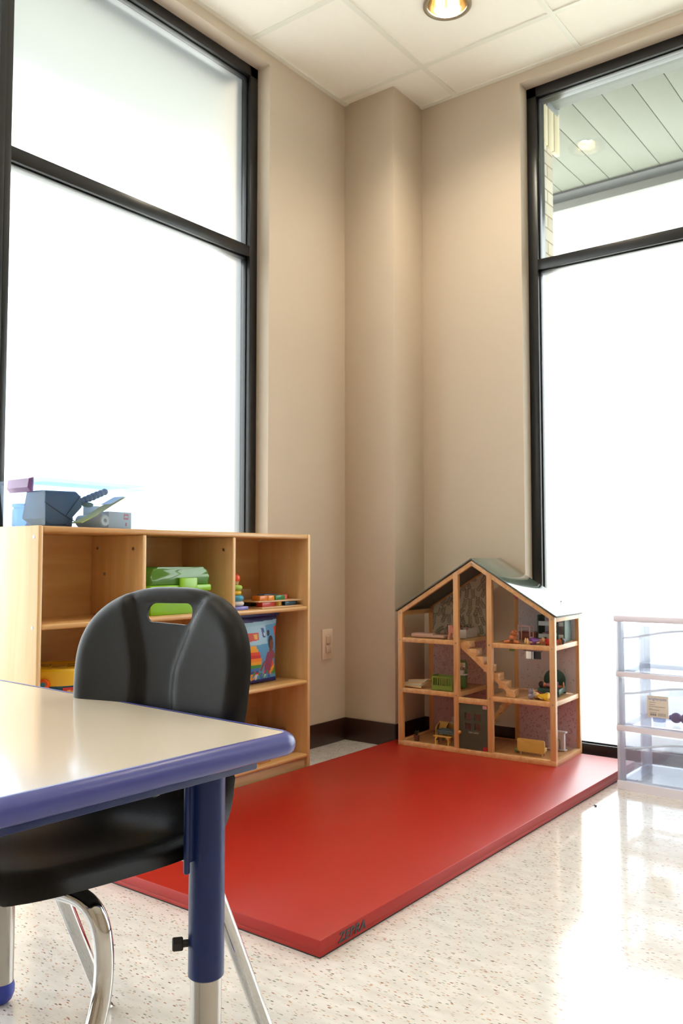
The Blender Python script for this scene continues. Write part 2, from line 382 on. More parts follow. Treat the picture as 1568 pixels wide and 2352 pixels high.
for k in range(9): y = GY - GT * k; b.box(RX, 0, y - .012, y + .012, H - .0015, H + .0045)
b.box(RX, -.25, -.022, 0, H - .002, H + .004); b.box(-.022, 0, RY, -.2825, H - .002, H + .004)
struct(b.obj('trim_1', M['grid'], smooth=0))

WL, WR = -0.79, -0.80          # window openings start here
HEAD = 2.985; XD = 0.07
# left wall (plane y = 0), right wall (plane x = 0), both with a long glazed opening
b = MB(); b.box(WL, -.2, 0, .30, -.05, H + .25, .0); b.box(RX - .2, WL, 0, .30, HEAD, H + .25); b.box(RX - .2, -4.36, 0, .3, -.05, HEAD)
struct(b.obj('wall_left', M['wall'], smooth=0))
b = MB(); b.box(0, .30, WR, .30, -.05, H + .25); b.box(0, .15, RY - .2, WR, HEAD, H + .25); b.box(0, .3, RY - .2, -3.18, -.05, HEAD)
struct(b.obj('wall_right', M['wall'], smooth=0))
b = MB(); b.box(-.25, 0, -.2825, 0, -.02, H + .01, .002); struct(b.obj('wall_corner_column', M['wall']))
b = MB(); b.box(RX - .2, RX, RY, 0, -.05, H + .1); struct(b.obj('wall_back', M['wall'], smooth=0))
b = MB(); b.box(RX - .2, .2, RY - .2, RY, -.05, H + .1); struct(b.obj('wall_near', M['wall'], smooth=0))
# cove base
b = MB(); BB = .102
b.box(WL, -.25, -.008, 0, 0, BB, .002); b.box(-.258, -.25, -.2905, -.0, 0, BB, .002); b.box(-.258, 0, -.2905, -.2825, 0, BB, .002)
struct(b.obj('baseboard_left', M['base']))
b = MB(); b.box(-.008, 0, WR, -.29, 0, BB, .002); struct(b.obj('baseboard_right', M['base']))

# ------------------------------------------------------------------ storefront windows
def window(name, along, start, widths, frost_top, n0):
    """along 'x': frame in plane y; along 'y': frame in plane x. Each bay is a window of its own."""
    p = start
    for i, wd in enumerate(widths):
        q = p - wd
        def bx(mb, a0, a1, d0, d1, z0, z1, bev=.0015):
            a0, a1 = min(a0, a1), max(a0, a1)
            if along == 'x': mb.box(a0, a1, d0, d1, z0, z1, bev)
            else: mb.box(d0, d1, a0, a1, z0, z1, bev)
        T = thing('window_%d' % (n0 + i), None, None); T['kind'] = 'structure'
        fw = .046
        right = fw if i == 0 else fw / 2; left = fw / 2
        f = MB(); D0, D1 = XD, XD + .088
        bx(f, p - right, p, D0, D1, 0, HEAD); bx(f, q, q + left, D0, D1, 0, HEAD)
        bx(f, q, p, D0, D1, HEAD - fw, HEAD); bx(f, q, p, D0, D1, 0, .06); bx(f, q, p, D0 + .0006, D1, 2.137, 2.185)
        # glazing stops step back towards the glass
        for z0, z1 in ((.06, 2.137), (2.185, HEAD - fw)):
            for s0, s1 in ((p - right - .006, p - right), (q + left, q + left + .006)): bx(f, s0, s1, D0 + .018, D0 + .04, z0, z1, .0005)
            bx(f, q + left, p - right, D0 + .018, D0 + .04, z1 - .006, z1, .0005); bx(f, q + left, p - right, D0 + .018, D0 + .04, z0, z0 + .006, .0005)
        fr = f.obj('frame', M['black'], T)
        for nm, z0, z1, m in (('lower_pane', .06, 2.137, M['frost']), ('transom_pane', 2.185, HEAD - fw, M['frost'] if frost_top else M['glass'])):
            g = MB(); y = D0 + .052
            bx(g, q + left - .004, p - right + .004, y, y + .006, z0 - .004, z1 + .004, 0)
            g.obj(nm, m, T, smooth=0)
        p = q
window('w', 'x', WL, [1.19, 1.19, 1.19], True, 1)
window('w', 'y', WR, [1.19, 1.19], False, 4)

# ------------------------------------------------------------------ outdoors
b = MB()
b.box(.13, .29, WR - .028, .29, 0, 2.86); b.box(.13, .29, RY, WR - .02, HEAD, 3.6); b.box(.13, .29, WR - .02, .29, 2.86, 3.6)
b.box(WL + .02, .29, .13, .29, 0, 3.6); b.box(RX, WL + .02, .13, .29, HEAD, 3.6)
struct(b.obj('wall_outside', M['brick'], smooth=0))
b = MB(); b.box(.126, .30, RY, WR - .02, HEAD - .008, HEAD - .001); struct(b.obj('trim_2', mat('grey_steel_lintel', sr(92, 96, 92), .5, mottle=.04), smooth=0))
b = MB()
for k in range(3): b.box(.155 + k * .068, .155 + k * .068 + .062, WR - .04, WR - .018, 2.77, 2.975, .003)
tag(b.obj('brick_soldier_course', mat('pale_cream_brick', sr(214, 202, 172), .85, bump=(60, .4, .002), mottle=.08)), 'upright cream bricks heading the pier outside the right transom window', 'brickwork')
b = MB(); b.box(.20, .33, WR - .045, WR + .02, 2.955, 3.03, .003); b.cyl((.325, WR - .045, 2.99), (.325, WR - .05, 2.99), .006)
tag(b.obj('steel_bracket', mat('grey_painted_steel', sr(116, 122, 128), .4, mottle=.05)), 'grey steel bracket under the canopy above the outside brick pier', 'bracket')
soff = mat('soffit_panel_paint', sr(104, 108, 98), .5, mottle=.02); grey = mat('canopy_beam_paint', sr(44, 47, 54), .5, mottle=.04); fas = mat('canopy_fascia_paint', sr(120, 122, 124), .5, mottle=.02)
def canopy(label, horiz, dd=0.0):
    T = thing('canopy', label, 'canopy', (0, 0, 3.05))
    def bx(mb, a0, a1, d0, d1, z0, z1, bev=.001):
        if horiz == 'y': mb.box(d0, d1, a0, a1, z0, z1, bev)
        else: mb.box(a0, a1, d0, d1, z0, z1, bev)
    lo, hi = (-5.5, -.14) if horiz == 'y' else (-6.5, -.14)
    p = MB(); a = -.8763 + 5 * .1448
    while a > lo:
        bx(p, a - .1448 + .0035, a, .34, 1.34 - dd, 0, .03, .002); a -= .1448
    p.obj('soffit_panels', soff, T)
    q = MB(); bx(q, lo, -.15, .335, 1.33 - dd, .028, .05); q.obj('soffit_backing', grey, T)
    e = MB(); bx(e, lo, -.15, .30, .345, -.01, .06); e.obj('wall_trim', soff, T)
    g = MB(); bx(g, lo, -.15, 1.34 - dd, 1.46 - dd, -.012, .2); g.obj('edge_beam', grey, T)
    g = MB(); bx(g, lo, -.15, 1.46 - dd, 1.50 - dd, -.06, .26); g.obj('fascia', fas, T)
canopy('grey metal canopy with a ribbed soffit outside the clear transom window', 'y')
canopy('grey metal canopy outside the tall frosted window behind the wooden shelf', 'x', .35)
b = MB(); b.box(-30, 30, -30, 30, -.2, -.06)
struct(b.obj('ground_outside', mat('pale_concrete', sr(200, 198, 190), .9, bump=(20, .3, .003), mottle=.06)))

# ------------------------------------------------------------------ recessed ceiling lights
gold = mat('brushed_gold_reflector', (1.0, .86, .64), .12, 1.0, mottle=.03, mscale=40)
trimm = mat('bronze_trim_ring', sr(150, 138, 118), .35, .3, mottle=.03)
bulb = bpy.data.materials.new('lamp_glow'); bulb.use_nodes = True
_b = bulb.node_tree.nodes['Principled BSDF']; _b.inputs['Emission Color'].default_value = (1, .86, .62, 1); _b.inputs['Emission Strength'].default_value = 6
def can_light():
    T = thing('recessed_light', 'round recessed can light with gold reflector in the ceiling tile', 'ceiling light')
    r = MB(); r.lathe([(LR - .004, -.002), (LR + .004, -.006), (LR + .013, -.004), (LR + .013, .003), (LR - .003, .003), (LR - .004, -.002)], cap=False, seg=48); r.obj('trim_ring', trimm, T)
    r = MB(); r.lathe([(LR - .003, .0), (LR - .012, .06), (LR - .03, .13), (LR - .03, .15)], cap=False, seg=48); c = r.obj('reflector', gold, T)
    r = MB(); r.cyl((0, 0, .15), (0, 0, .156), LR); r.obj('housing', M['grid'], T)
    for sx in (-1, 1):
        r = MB(); r.cyl((.028 * sx, 0, .03), (.028 * sx, 0, .148), .010, bev=.004); r.obj('bulb', bulb, T)
    ld = bpy.data.lights.new('can_lamp', 'AREA'); ld.shape = 'DISK'; ld.size = .09; ld.energy = LAMP_W; ld.color = (1, .88, .70); ld.spread = 2.4
    lo = bpy.data.objects.new('can_lamp', ld); COL.objects.link(lo); lo.parent = T; lo.location = (0, 0, .05)
    return T
L0 = can_light(); L0.location = (*LIGHTS[0], H)
for i, (lx, ly) in enumerate(LIGHTS[1:]):  # unseen copies of the can light, added to light the room
    c = copy_tree(L0); c.location = (lx, ly, H); c['label'] = ['added unseen can light over the table side, to the left', 'added unseen can light near the right windows, behind the camera view', 'added unseen can light above the camera in mid room', 'added unseen can light at the far back of the room'][i]

# ------------------------------------------------------------------ wall outlet
T = thing('wall_outlet', 'almond wall outlet with two clear safety caps beside the wooden shelf', 'outlet', (-.388, 0, .45))
b = MB(); b.box(-.038, .038, -.006, 0, -.068, .068, .003); b.obj('cover_plate', M['plate'], T)
for z in (.021, -.021):
    b = MB(); b.box(-.016, .016, -.015, -.005, z - .018, z + .018, .005); b.obj('socket_cap', M['plate_in'], T)
b = MB(); b.cyl((0, -.007, 0), (0, -.005, 0), .003, seg=12); b.obj('screw', M['screw'], T)

# ------------------------------------------------------------------ red mat
T = thing('exercise_mat', 'large flat red vinyl floor mat with a brand name on its edge', 'mat', (-2.022, -1.272, 0))
ML, MW, MH = 1.995, .98, .038
b = MB(); b.box(0, ML, 0, MW, .012, MH, .0025, 2)
o = b.obj('cover', [M['mat_red'], M['mat_side']], T)
for p in o.data.polygons:
    if abs(p.normal.z) < .5: p.material_index = 1
b = MB(); b.box(.001, ML - .001, .001, MW - .001, .0022, .0125, .002); b.obj('side_band', M['mat_side'], T)
b = MB(); b.box(.0015, ML - .0015, .0015, MW - .0015, 0, .0028); b.obj('underside', M['mat_under'], T)
text('lettering', 'ZEBRA', .030, M['ink'], T, Matrix.Translation((.112, -.0006, .0195)) @ Matrix.Rotation(PI / 2, 4, 'X') @ Matrix.Diagonal((1.05, .92, 1, 1)), shear=.25, bold=.0008, spacing=1.08)

# ------------------------------------------------------------------ wooden shelf unit
X0, X1, YF, YB = -2.062, -.852, -.285, -.012
T = thing('shelf_unit', 'birch plywood open shelf unit under the left frosted window', 'shelf', (X0, YF, 0))
O_ = (X0, YF, 0); TH = .016; ZT = .935
def sh(nm, mb, m): return mb.obj(nm, m, T, off=O_)
b = MB(); b.box(X0, X0 + TH, YF, YB, 0, ZT, .004); sp1 = sh('side_panel', b, M['birch_z_lit'])
b = MB(); b.box(X1 - TH, X1, YF, YB, 0, ZT, .004); sh('side_panel', b, M['birch_z_lit'])
b = MB(); b.box(X0 + TH, X1 - TH, YF + .001, YB, ZT - .019, ZT - .001, .006, 3); sh('top_panel', b, M['birch'])
for zc in (.6375, .351, .068):
    b = MB(); b.box(X0 + TH, X1 - TH, YF + .001, YB - .006, zc, zc + .0165, .006, 3); sh('shelf', b, M['birch'])
for xc in (-1.687, -1.283):
    for z0, z1 in ((.654, ZT - .019), (.3675, .6375)):
        b = MB(); b.box(xc, xc + .0155, YF + .003, YB - .006, z0, z1, .004); sh('divider', b, M['birch_z_lit'])
b = MB(); b.box(X0 + TH, X1 - TH, YB - .006, YB, .0, ZT - .019, 0); sh('back_panel', b, M['birch'])
b = MB(); b.box(X0 + TH, X1 - TH, YF + .012, YF + .028, 0, .068, .001); sh('kick_board', b, M['plank'])
for x, y, z in ((X0 - .001, -.262, .902), (X0 - .001, -.262, .645), (-1.6885, -.05, .875), (-1.6885, -.235, .872), (-1.6885, -.09, .79), (-1.2845, -.235, .872)):
    b = MB(); b.cyl((x, y, z), (x + .002, y, z), .0052, seg=14); b.cyl((x - .0004, y, z), (x + .001, y, z), .0018, seg=6); sh('screw', b, M['screw'])
Z1, Z2, Z3 = .654, .3675, .0845      # upper faces of the shelves

# green tool box
g1 = mat('lime_green_plastic', sr(132, 190, 30), .25, spec=.5, mottle=.03); g2 = clear_plastic('green_clear_lid', (.36, .78, .18), body=.75, gloss=.2, bodycol=(.22, .56, .08))
T = thing('tool_box', 'lime green plastic tool box with a domed clear green lid', 'tool box', (-1.500, -.165, Z1))
b = MB(); b.prism([(-.125, -.085, .0), (.118, -.085, 0), (.125, -.088, .078), (-.132, -.088, .078)], (0, .17, 0), .004); b.obj('body', g1, T)
b = MB(); b.box(-.138, .134, -.096, .092, .076, .098, .005); b.obj('rim', g1, T)
b = MB(); prof = [(-.132, .098)] + [(-.132 + .03 * (1 - math.cos(t)), .128 + .03 * math.sin(t)) for t in np.linspace(0, PI / 2, 6)] + [(.098 + .03 * math.sin(t), .128 + .03 * math.cos(t)) for t in np.linspace(0, PI / 2, 6)] + [(.128, .098)]
b.prism([(x, -.09, z) for x, z in prof], (0, .176, 0), .008); b.obj('lid', g2, T)
b = MB(); b.box(-.015, .062, -.104, -.094, .062, .122, .004); b.obj('latch', g1, T)
img = np.ones((16, 110, 3)) * np.array(sr(186, 186, 120))
for k in range(30):
    c = [sr(214, 96, 60), sr(60, 120, 90), sr(226, 226, 230), sr(150, 60, 110), sr(90, 150, 60), sr(230, 150, 60)][k % 6]
    ell(img, 4 + k * 3.6, 6 + 5 * math.sin(k * 1.7), 1.9, 3.2, k, c)
print_grid('sticker', img, .15, .022, PRINT, T, Matrix.Translation((-.055, -.0895, .040)))

# stacking ring toy
T = thing('stacking_toy', 'wooden ring stacking toy with a red ball on top, on the top shelf', 'toy', (-1.222, -.235, Z1))
def ring(nm, z, r, h, m):
    q = MB(); q.lathe([(.006, z - h)] + [(r - h + h * math.cos(t), z + h * math.sin(t)) for t in np.linspace(-PI / 2, PI / 2, 9)] + [(.006, z + h)], seg=28, cap=True); return q.obj(nm, m, T)
pl = lambda n, c, r=.3: mat(n, c, r, mottle=.03, mscale=40, coat=.2)
b = MB(); b.box(-.035, .035, -.035, .035, 0, .014, .004); b.obj('base', pl('violet_gloss', sr(112, 106, 190)), T)
ring('ring', .0235, .032, .009, pl('white_gloss', sr(215, 210, 205))); ring('ring', .043, .031, .0105, pl('sky_blue_gloss', sr(54, 150, 190)))
ring('ring', .0625, .023, .009, pl('yellow_gloss', sr(226, 184, 30))); ring('ring', .081, .026, .0095, pl('pale_green_gloss', sr(164, 200, 86)))
b = MB(); b.lathe([(.006, .088), (.011, .092), (.013, .100), (.0145, .104)], seg=20); b.obj('neck', M['plank'], T)
b = MB(); b.ball((0, 0, .114), .0175, (1, 1, 1.05)); b.obj('ball', pl('orange_red_gloss', sr(226, 84, 44)), T)
b = MB(); b.box(-.125, .105, -.012, .012, 0, .044, .002, M_=Matrix.Rotation(.05, 4, 'Z'))
simple('wood_plank', b, M['plank'], 'pale wooden plank block lying behind the shape puzzles', 'block', (-1.06, -.055, Z1 + .022), 0)
b = MB(); b.box(-.11, .10, -.016, .016, 0, .0215, .002)
simple('wood_strip', b, M['plank'], 'low wooden strip under the pale plank at the shelf back', 'block', (-1.06, -.05, Z1), 0)
# two shape sorting boards
def board(name, label, x, y, z, blocks, rot):
    T = thing(name, label, 'puzzle', (x, y, z), rot, 'shape puzzles on the top shelf')
    q = MB(); q.box(-.13, .125, -.075, .075, 0, .0055, .002); q.obj('board', M['plank'], T)
    for bx_, by_, wd, dp, hh, c, kind in blocks:
        q = MB()
        if kind == 'c': q.cyl((bx_, by_, .0055), (bx_, by_, .0055 + hh), wd / 2, bev=.001)
        else: q.box(bx_ - wd / 2, bx_ + wd / 2, by_ - dp / 2, by_ + dp / 2, .0055, .0055 + hh, .0015)
        q.obj('shape_block', pl('block_paint', c), T)
    return T
O1, OR, GR, BL, SAL, RD, YL = sr(214, 120, 24), sr(226, 140, 30), sr(40, 120, 60), sr(70, 120, 165), sr(226, 112, 90), sr(190, 44, 30), sr(222, 170, 30)
board('shape_puzzle', 'lower shape sorting board with red, yellow and blue wooden blocks', -.992, -.195, Z1,
      [(-.075, -.045, .075, .03, .017, RD, 'b'), (-.075, .03, .06, .05, .017, sr(20, 40, 60), 'b'), (.005, -.03, .04, .04, .017, YL, 'c'), (.07, -.02, .07, .06, .017, sr(30, 84, 110), 'b')], .03)
board('shape_puzzle', 'upper shape sorting board with orange, green, blue and salmon blocks', -.997, -.187, Z1 + .0225 + .0002,
      [(-.085, -.04, .045, .04, .018, O1, 'b'), (-.042, -.04, .035, .04, .018, OR, 'b'), (.008, -.04, .055, .04, .018, GR, 'b'), (.035, .03, .08, .04, .019, BL, 'b'), (.068, -.02, .035, .035, .018, SAL, 'c'), (.092, .015, .05, .04, .018, SAL, 'b')], .0)

# bag of building blocks
T = thing('block_bag', 'blue zip bag printed with a child playing among toy bricks', 'toy bag', (-1.075, -.200, Z2))
W_, H_ = .235, .252
img = np.ones((126, 118, 3)) * np.array(sr(86, 158, 205))
Hh, Ww = img.shape[:2]
gr = np.linspace(0, 1, Hh)[:, None, None]; img = img * (1 - .25 * gr)
img[:12] = sr(22, 24, 92); img[-8:] = sr(28, 30, 110)
poly(img, [(0, 12), (118, 8), (118, 16), (70, 18), (0, 26)], sr(140, 190, 214))
poly(img, [(0, 20), (76, 16), (80, 52), (0, 54)], sr(156, 200, 222))
poly(img, [(62, 22), (70, 22), (75, 40), (66, 40)], sr(36, 66, 140)); poly(img, [(69, 32), (71, 30), (73, 37), (70, 37)], sr(230, 235, 240))
poly(img, [(26, 30), (54, 30), (54, 44), (28, 46)], sr(196, 70, 50)); poly(img, [(40, 33), (50, 33), (50, 42), (42, 42)], sr(226, 170, 50))
# brick tower
for i, (c, x) in enumerate([(sr(232, 170, 30), 46), (sr(232, 160, 24), 50), (sr(224, 70, 30), 56), (sr(200, 46, 40), 58), (sr(236, 130, 20), 62), (sr(232, 160, 30), 62), (sr(60, 140, 60), 62), (sr(60, 110, 180), 58), (sr(40, 70, 150), 56)]):
    img[54 + i * 6:60 + i * 6, 20:x] = c
# child
skin = sr(120, 66, 48)
ell(img, 92, 50, 10, 13, 0, sr(34, 24, 26)); ell(img, 84, 32, 5, 6, 0, sr(34, 24, 26)); ell(img, 96, 55, 8, 10, .2, skin); poly(img, [(86, 62), (98, 62), (97, 70), (87, 70)], skin)
poly(img, [(80, 68), (104, 66), (110, 76), (102, 84), (98, 100), (88, 112), (74, 104), (72, 92), (76, 76)], sr(136, 60, 92))
poly(img, [(104, 68), (116, 76), (114, 82), (100, 82)], skin); poly(img, [(74, 84), (68, 98), (64, 104), (60, 100), (68, 86)], skin)
poly(img, [(98, 92), (106, 82), (108, 94), (100, 102)], sr(226, 74, 30)); poly(img, [(96, 100), (110, 94), (112, 104), (98, 108)], sr(232, 150, 24)); poly(img, [(104, 104), (117, 96), (117, 112), (106, 112)], sr(60, 140, 50))
poly(img, [(104, 22), (117, 20), (117, 44), (110, 38)], sr(224, 70, 40))
for k in range(26):
    c = [sr(214, 50, 36), sr(226, 150, 40), sr(60, 140, 70), sr(50, 90, 170), sr(190, 210, 220)][k % 5]; ell(img, rng.randint(20, 116), rng.randint(106, 117), 5, 2.5, rng.rand() * 3, c)
bulge = lambda X, Z: -.028 * np.sin(np.clip(X / W_, 0, 1) * PI) ** .6 * np.sin(np.clip(Z / H_, 0, 1) * PI) ** .5
print_grid('printed_front', img, W_, H_, PRINT, T, Matrix.Translation((-W_ / 2, 0, .003)), surf=bulge)
b = MB(); n = 14
def bagpt(i, j):
    X = W_ * i / n; Z = H_ * j / n; return (X - W_ / 2, .001 + .03 * (math.sin(PI * i / n) ** .6) * (math.sin(PI * j / n) ** .5), Z + .003)
vv = [[b.bm.verts.new(bagpt(i, j)) for j in range(n + 1)] for i in range(n + 1)]
for i in range(n):
    for j in range(n): b.bm.faces.new((vv[i][j], vv[i][j + 1], vv[i + 1][j + 1], vv[i + 1][j]))
b.obj('bag_back', mat('navy_vinyl', sr(30, 36, 110), .3, bump=(60, .4, .002)), T)
for o_ in list(T.children):
    for v in o_.data.vertices:
        t_ = v.co.z / H_; v.co.x *= 1 - .075 * math.sin(PI * min(1, max(0, t_))) - .03 * (1 - t_) + .012 * math.sin(t_ * 14 + (1 if v.co.x > 0 else 4))
b = MB(); b.box(-W_ / 2, W_ / 2 + .012, -.004, .006, H_, H_ + .014, .002); b.obj('zip_top', mat('navy_zip', sr(24, 22, 96), .4, mottle=.05), T)

# bucket of blocks, lower left compartment
T = thing('toy_bucket', 'blue toy bucket with yellow lid and orange handle on the lower shelf', 'bucket', (-1.895, -.150, Z2))
yl = pl('bucket_yellow', sr(222, 176, 20)); bb = pl('bucket_blue', sr(30, 120, 150)); og = pl('bucket_orange', sr(226, 84, 20))
b = MB(); b.lathe([(.088, 0), (.098, .09), (.104, .104)], seg=40); b.obj('bucket_body', bb, T)
b = MB(); b.lathe([(.102, .0995), (.112, .10), (.114, .142), (.108, .149), (.085, .150), (.08, .146), (.01, .146)], seg=40)
b.obj('lid', yl, T)
for a in (2.4, 4.1, 5.6):
    b = MB(); b.box(-.02, .02, -.02, .02, .146, .151, .002, M_=Matrix.Rotation(a, 4, 'Z') @ Matrix.Translation((.045, 0, 0))); b.obj('shape_hole_rim', pl('dark_yellow', sr(160, 118, 10)), T)
b = MB(); a0 = math.radians(215)
hx, hy = .117 * math.cos(a0), .117 * math.sin(a0)
path = [(hx, hy, .107), (hx + .004, hy - .018, .088), (hx + .03, hy - .034, .068), (hx + .075, hy - .035, .050), (.02, -.118, .045), (.08, -.09, .05), (.112, -.03, .075), (-hx * .98, -hy * .8, .107)]
b.tube(spline(path, 6), .0075); b.cyl((hx + .012, hy + .008, .107), (hx - .006, hy - .004, .107), .016, seg=20, bev=.002); b.obj('handle', og, T)
b = MB(); b.cyl((hx - .004, hy - .003, .107), (hx - .009, hy - .007, .107), .007, seg=16); b.obj('handle_rivet', bb, T)
lab = np.ones((30, 34, 3)) * np.array(sr(206, 60, 50)); ell(lab, 17, 16, 13, 12, 0, sr(214, 150, 40)); ell(lab, 17, 15, 10, 9, 0, sr(222, 190, 90)); ell(lab, 8, 6, 3, 3, 0, sr(222, 180, 80)); ell(lab, 26, 6, 3, 3, 0, sr(222, 180, 80))
ell(lab, 12, 13, 1.2, 1.8, 0, sr(40, 30, 30)); ell(lab, 21, 13, 1.2, 1.8, 0, sr(40, 30, 30)); lab[25:] = sr(226, 100, 30)
Rm = .1005
def wrapl(X, Z): return -np.sqrt(np.maximum((Rm + .0025) ** 2 - (X - .035) ** 2, 0)) + 0 * Z
print_grid('animal_sticker', lab, .07, .062, PRINT, T, Matrix.Rotation(-.15, 4, 'Z') @ Matrix.Translation((-.035, 0, .032)), surf=wrapl)

# cardboard piece and tan scrap in the bottom row
cb = mat('brown_cardboard', sr(150, 100, 62), .8, mottle=.06)
T = thing('cardboard_box', 'open brown cardboard box in the bottom row of the shelf unit', 'box', (-.985, -.13, Z3), .25)
b = MB()
for x0, x1, y0, y1 in ((-.1, .1, -.07, -.066), (-.1, .1, .066, .07), (-.1, -.096, -.07, .07), (.096, .1, -.07, .07)): b.box(x0, x1, y0, y1, .0, .085)
b.box(-.1, .1, -.07, .07, 0, .004); b.obj('carton', cb, T)
b = MB(); b.box(-.1, .1, 0, .06, -.002, .001, 0, M_=Matrix.Translation((0, .068, .085)) @ Matrix.Rotation(-.5, 4, 'X')); b.obj('flap', cb, T)
b = MB(); b.prism([(-.03, 0, 0), (.035, 0, 0), (.022, 0, .012), (-.018, 0, .014)], (0, .03, 0), .002)
simple('wooden_wedge', b, pl('tan_wood', sr(176, 120, 70)), 'small tan wooden wedge at the front of the bottom shelf', 'block', (-1.085, -.262, Z3), .1)

# ------------------------------------------------------------------ clear bin and what is in it
T = thing('storage_bin', 'clear plastic storage bin with a purple latch on the wooden shelf', 'storage bin', (-2.035, -.268, ZT - .001))
cp = clear_plastic('clear_bin_plastic', (.84, .90, .96), body=.02, gloss=.05, bodycol=(.8, .88, 1.0), fres=.05)
BW, BD, BH = .392, .235, .15
def shell_box(mb, x0, x1, y0, y1, z0, z1, tpr, t=.002):
    mb.prism([(x0 + tpr, y0 + tpr, z0), (x1 - tpr, y0 + tpr, z0), (x1, y0, z1), (x0, y0, z1)], (0, t, 0)); mb.prism([(x0 + tpr, y1 - tpr, z0), (x1 - tpr, y1 - tpr, z0), (x1, y1, z1), (x0, y1, z1)], (0, -t, 0))
    mb.prism([(x0 + tpr, y0 + tpr, z0), (x0 + tpr, y1 - tpr, z0), (x0, y1, z1), (x0, y0, z1)], (t, 0, 0)); mb.prism([(x1 - tpr, y0 + tpr, z0), (x1 - tpr, y1 - tpr, z0), (x1, y1, z1), (x1, y0, z1)], (-t, 0, 0))
    mb.box(x0 + tpr, x1 - tpr, y0 + tpr, y1 - tpr, z0, z0 + t)
b = MB(); shell_box(b, 0, BW, 0, BD, 0, BH - .022, .01); b.obj('tub', cp, T, smooth=0)
b = MB(); b.box(-.012, BW + .012, -.010, BD + .008, BH - .022, BH - .012, .003); b.box(.01, BW - .01, .01, BD - .01, BH - .012, BH - .004, .003); b.obj('lid', clear_plastic('clear_bin_lid', (.66, .76, .88), body=.10, gloss=.05, bodycol=(.8, .88, 1.0), fres=.05), T)
pp = clear_plastic('purple_latch_plastic', (.4, .22, .5), body=.85, gloss=.3, bodycol=(.36, .14, .38))
b = MB(); b.prism([(-.016, .045, BH - .05), (-.006, .045, BH - .05), (-.004, .045, BH - .006), (-.022, .045, BH - .012), (-.026, .045, BH - .038)], (0, .11, 0), .003); b.obj('latch', pp, T)
b = MB(); b.prism([(BW + .002, .05, BH - .05), (BW + .010, .05, BH - .045), (BW + .014, .05, BH - .012), (BW + .004, .05, BH - .008)], (0, .1, 0), .002); b.obj('latch', cp, T)
zb = ZT + .0015
# charcoal pouch
b = MB(); pf = [(-.085, 0, .02), (-.07, 0, .105), (.045, 0, .108), (.062, 0, .095), (.068, 0, .06), (.01, 0, .003), (-.05, 0, .001)]
b.prism(pf, (0, .10, 0), .012)
T = thing('zip_pouch', 'blue grey fabric pouch inside the clear bin', 'pouch', (-1.918, -.20, zb + .002), .05)
po = mat('blue_grey_fabric', sr(84, 104, 126), .85, bump=(500, .4, .0008), mottle=.05); b.obj('pouch_body', po, T)
b = MB(); b.tube([(-.076, -.002, .07), (0, -.003, .03), (.045, -.002, .01)], .0016); b.tube([(0, -.003, .03), (.055, -.002, .095)], .0012); b.obj('seam', mat('dark_seam', sr(58, 72, 90), .8, mottle=.05), T)
b = MB(); b.prism([(-.06, 0, 0), (.07, 0, 0), (.075, 0, .035), (.05, 0, .055), (-.045, 0, .03)], (0, .08, 0), .012)
simple('folded_cloth', b, mat('grey_knit', sr(92, 100, 108), .9, bump=(300, .5, .001), mottle=.06), 'folded grey cloth under the pouch in the clear bin', 'cloth', (-1.885, -.096, zb), .0)
b = MB(); b.lathe([(.006, 0), (.016, 0), (.0195, .004), (.0195, .115), (.016, .12), (.006, .12), (.006, 0)], axis='Y', seg=28, cap=False)
simple('paper_roll', b, mat('cream_paper_roll', sr(214, 206, 196), .7, mottle=.04), 'cream rolled tape standing end-on in the clear bin', 'roll', (-1.805, -.245, zb + .0215), .08)
T = thing('small_carton', 'small white carton with red marks at the right end of the bin', 'box', (-1.733, -.175, zb))
b = MB(); b.box(-.045, .045, -.05, .05, 0, .052, .001); b.obj('carton', mat('white_card', sr(206, 204, 204), .5, mottle=.02), T)
b = MB(); b.box(.014, .032, -.0506, -.0498, .028, .046); b.box(.021, .026, -.0506, -.0498, .008, .018); b.obj('red_mark', mat('red_print', sr(206, 70, 70), .5, mottle=.08), T)
b = MB(); b.box(.0165, .0295, -.0511, -.0503, .034, .040); b.obj('mark_gap', mat('white_card_b', sr(220, 200, 200), .5, mottle=.02), T)
b = MB(); b.box(-.04, .03, -.001, .001, 0, .075, 0)
simple('white_card', b, mat('white_paper', sr(226, 230, 228), .6, mottle=.01), 'upright white card behind the small carton in the bin', 'card', (-1.745, -.105, zb), 0)
b = MB()
pts = [(-.11, 0, .0), (-.06, 0, .022), (-.01, 0, .052), (.05, 0, .085)]
for (x0, _, z0), (x1, _, z1) in zip(pts, pts[1:]): b.prism([(x0, 0, z0), (x1, 0, z1), (x1, 0, z1 + .003), (x0, 0, z0 + .003)], (0, .05, 0))
b.mi = 1
b.prism([(-.005, 0, .062), (.045, 0, .088), (.045, 0, .0895), (-.005, 0, .0635)], (0, .05, 0))
simple('yellow_folder', b, [mat('yellow_paper', sr(214, 198, 90), .6, mottle=.05), mat('pale_paper', sr(222, 224, 224), .6, mottle=.02)], 'bent yellow folder leaning across the clear bin', 'folder', (-1.79, -.258, zb + .010), .0)
b = MB()
for k in range(7): b.ball((-.05 + k * .016, 0, .0 + k * .006), .0125 - .0004 * abs(k - 3), (1, 1, 1))
b.tube([(-.06, 0, -.003), (.055, 0, .04)], .006)
simple('ribbed_toy', b, mat('dusk_blue_rubber', sr(76, 100, 130), .5, mottle=.05), 'ribbed blue caterpillar-like toy at the top of the clear bin', 'toy', (-1.765, -.13, zb + .085), .1)
b = MB(); b.ball((0, 0, 0), .014, (1.6, 1, .6))
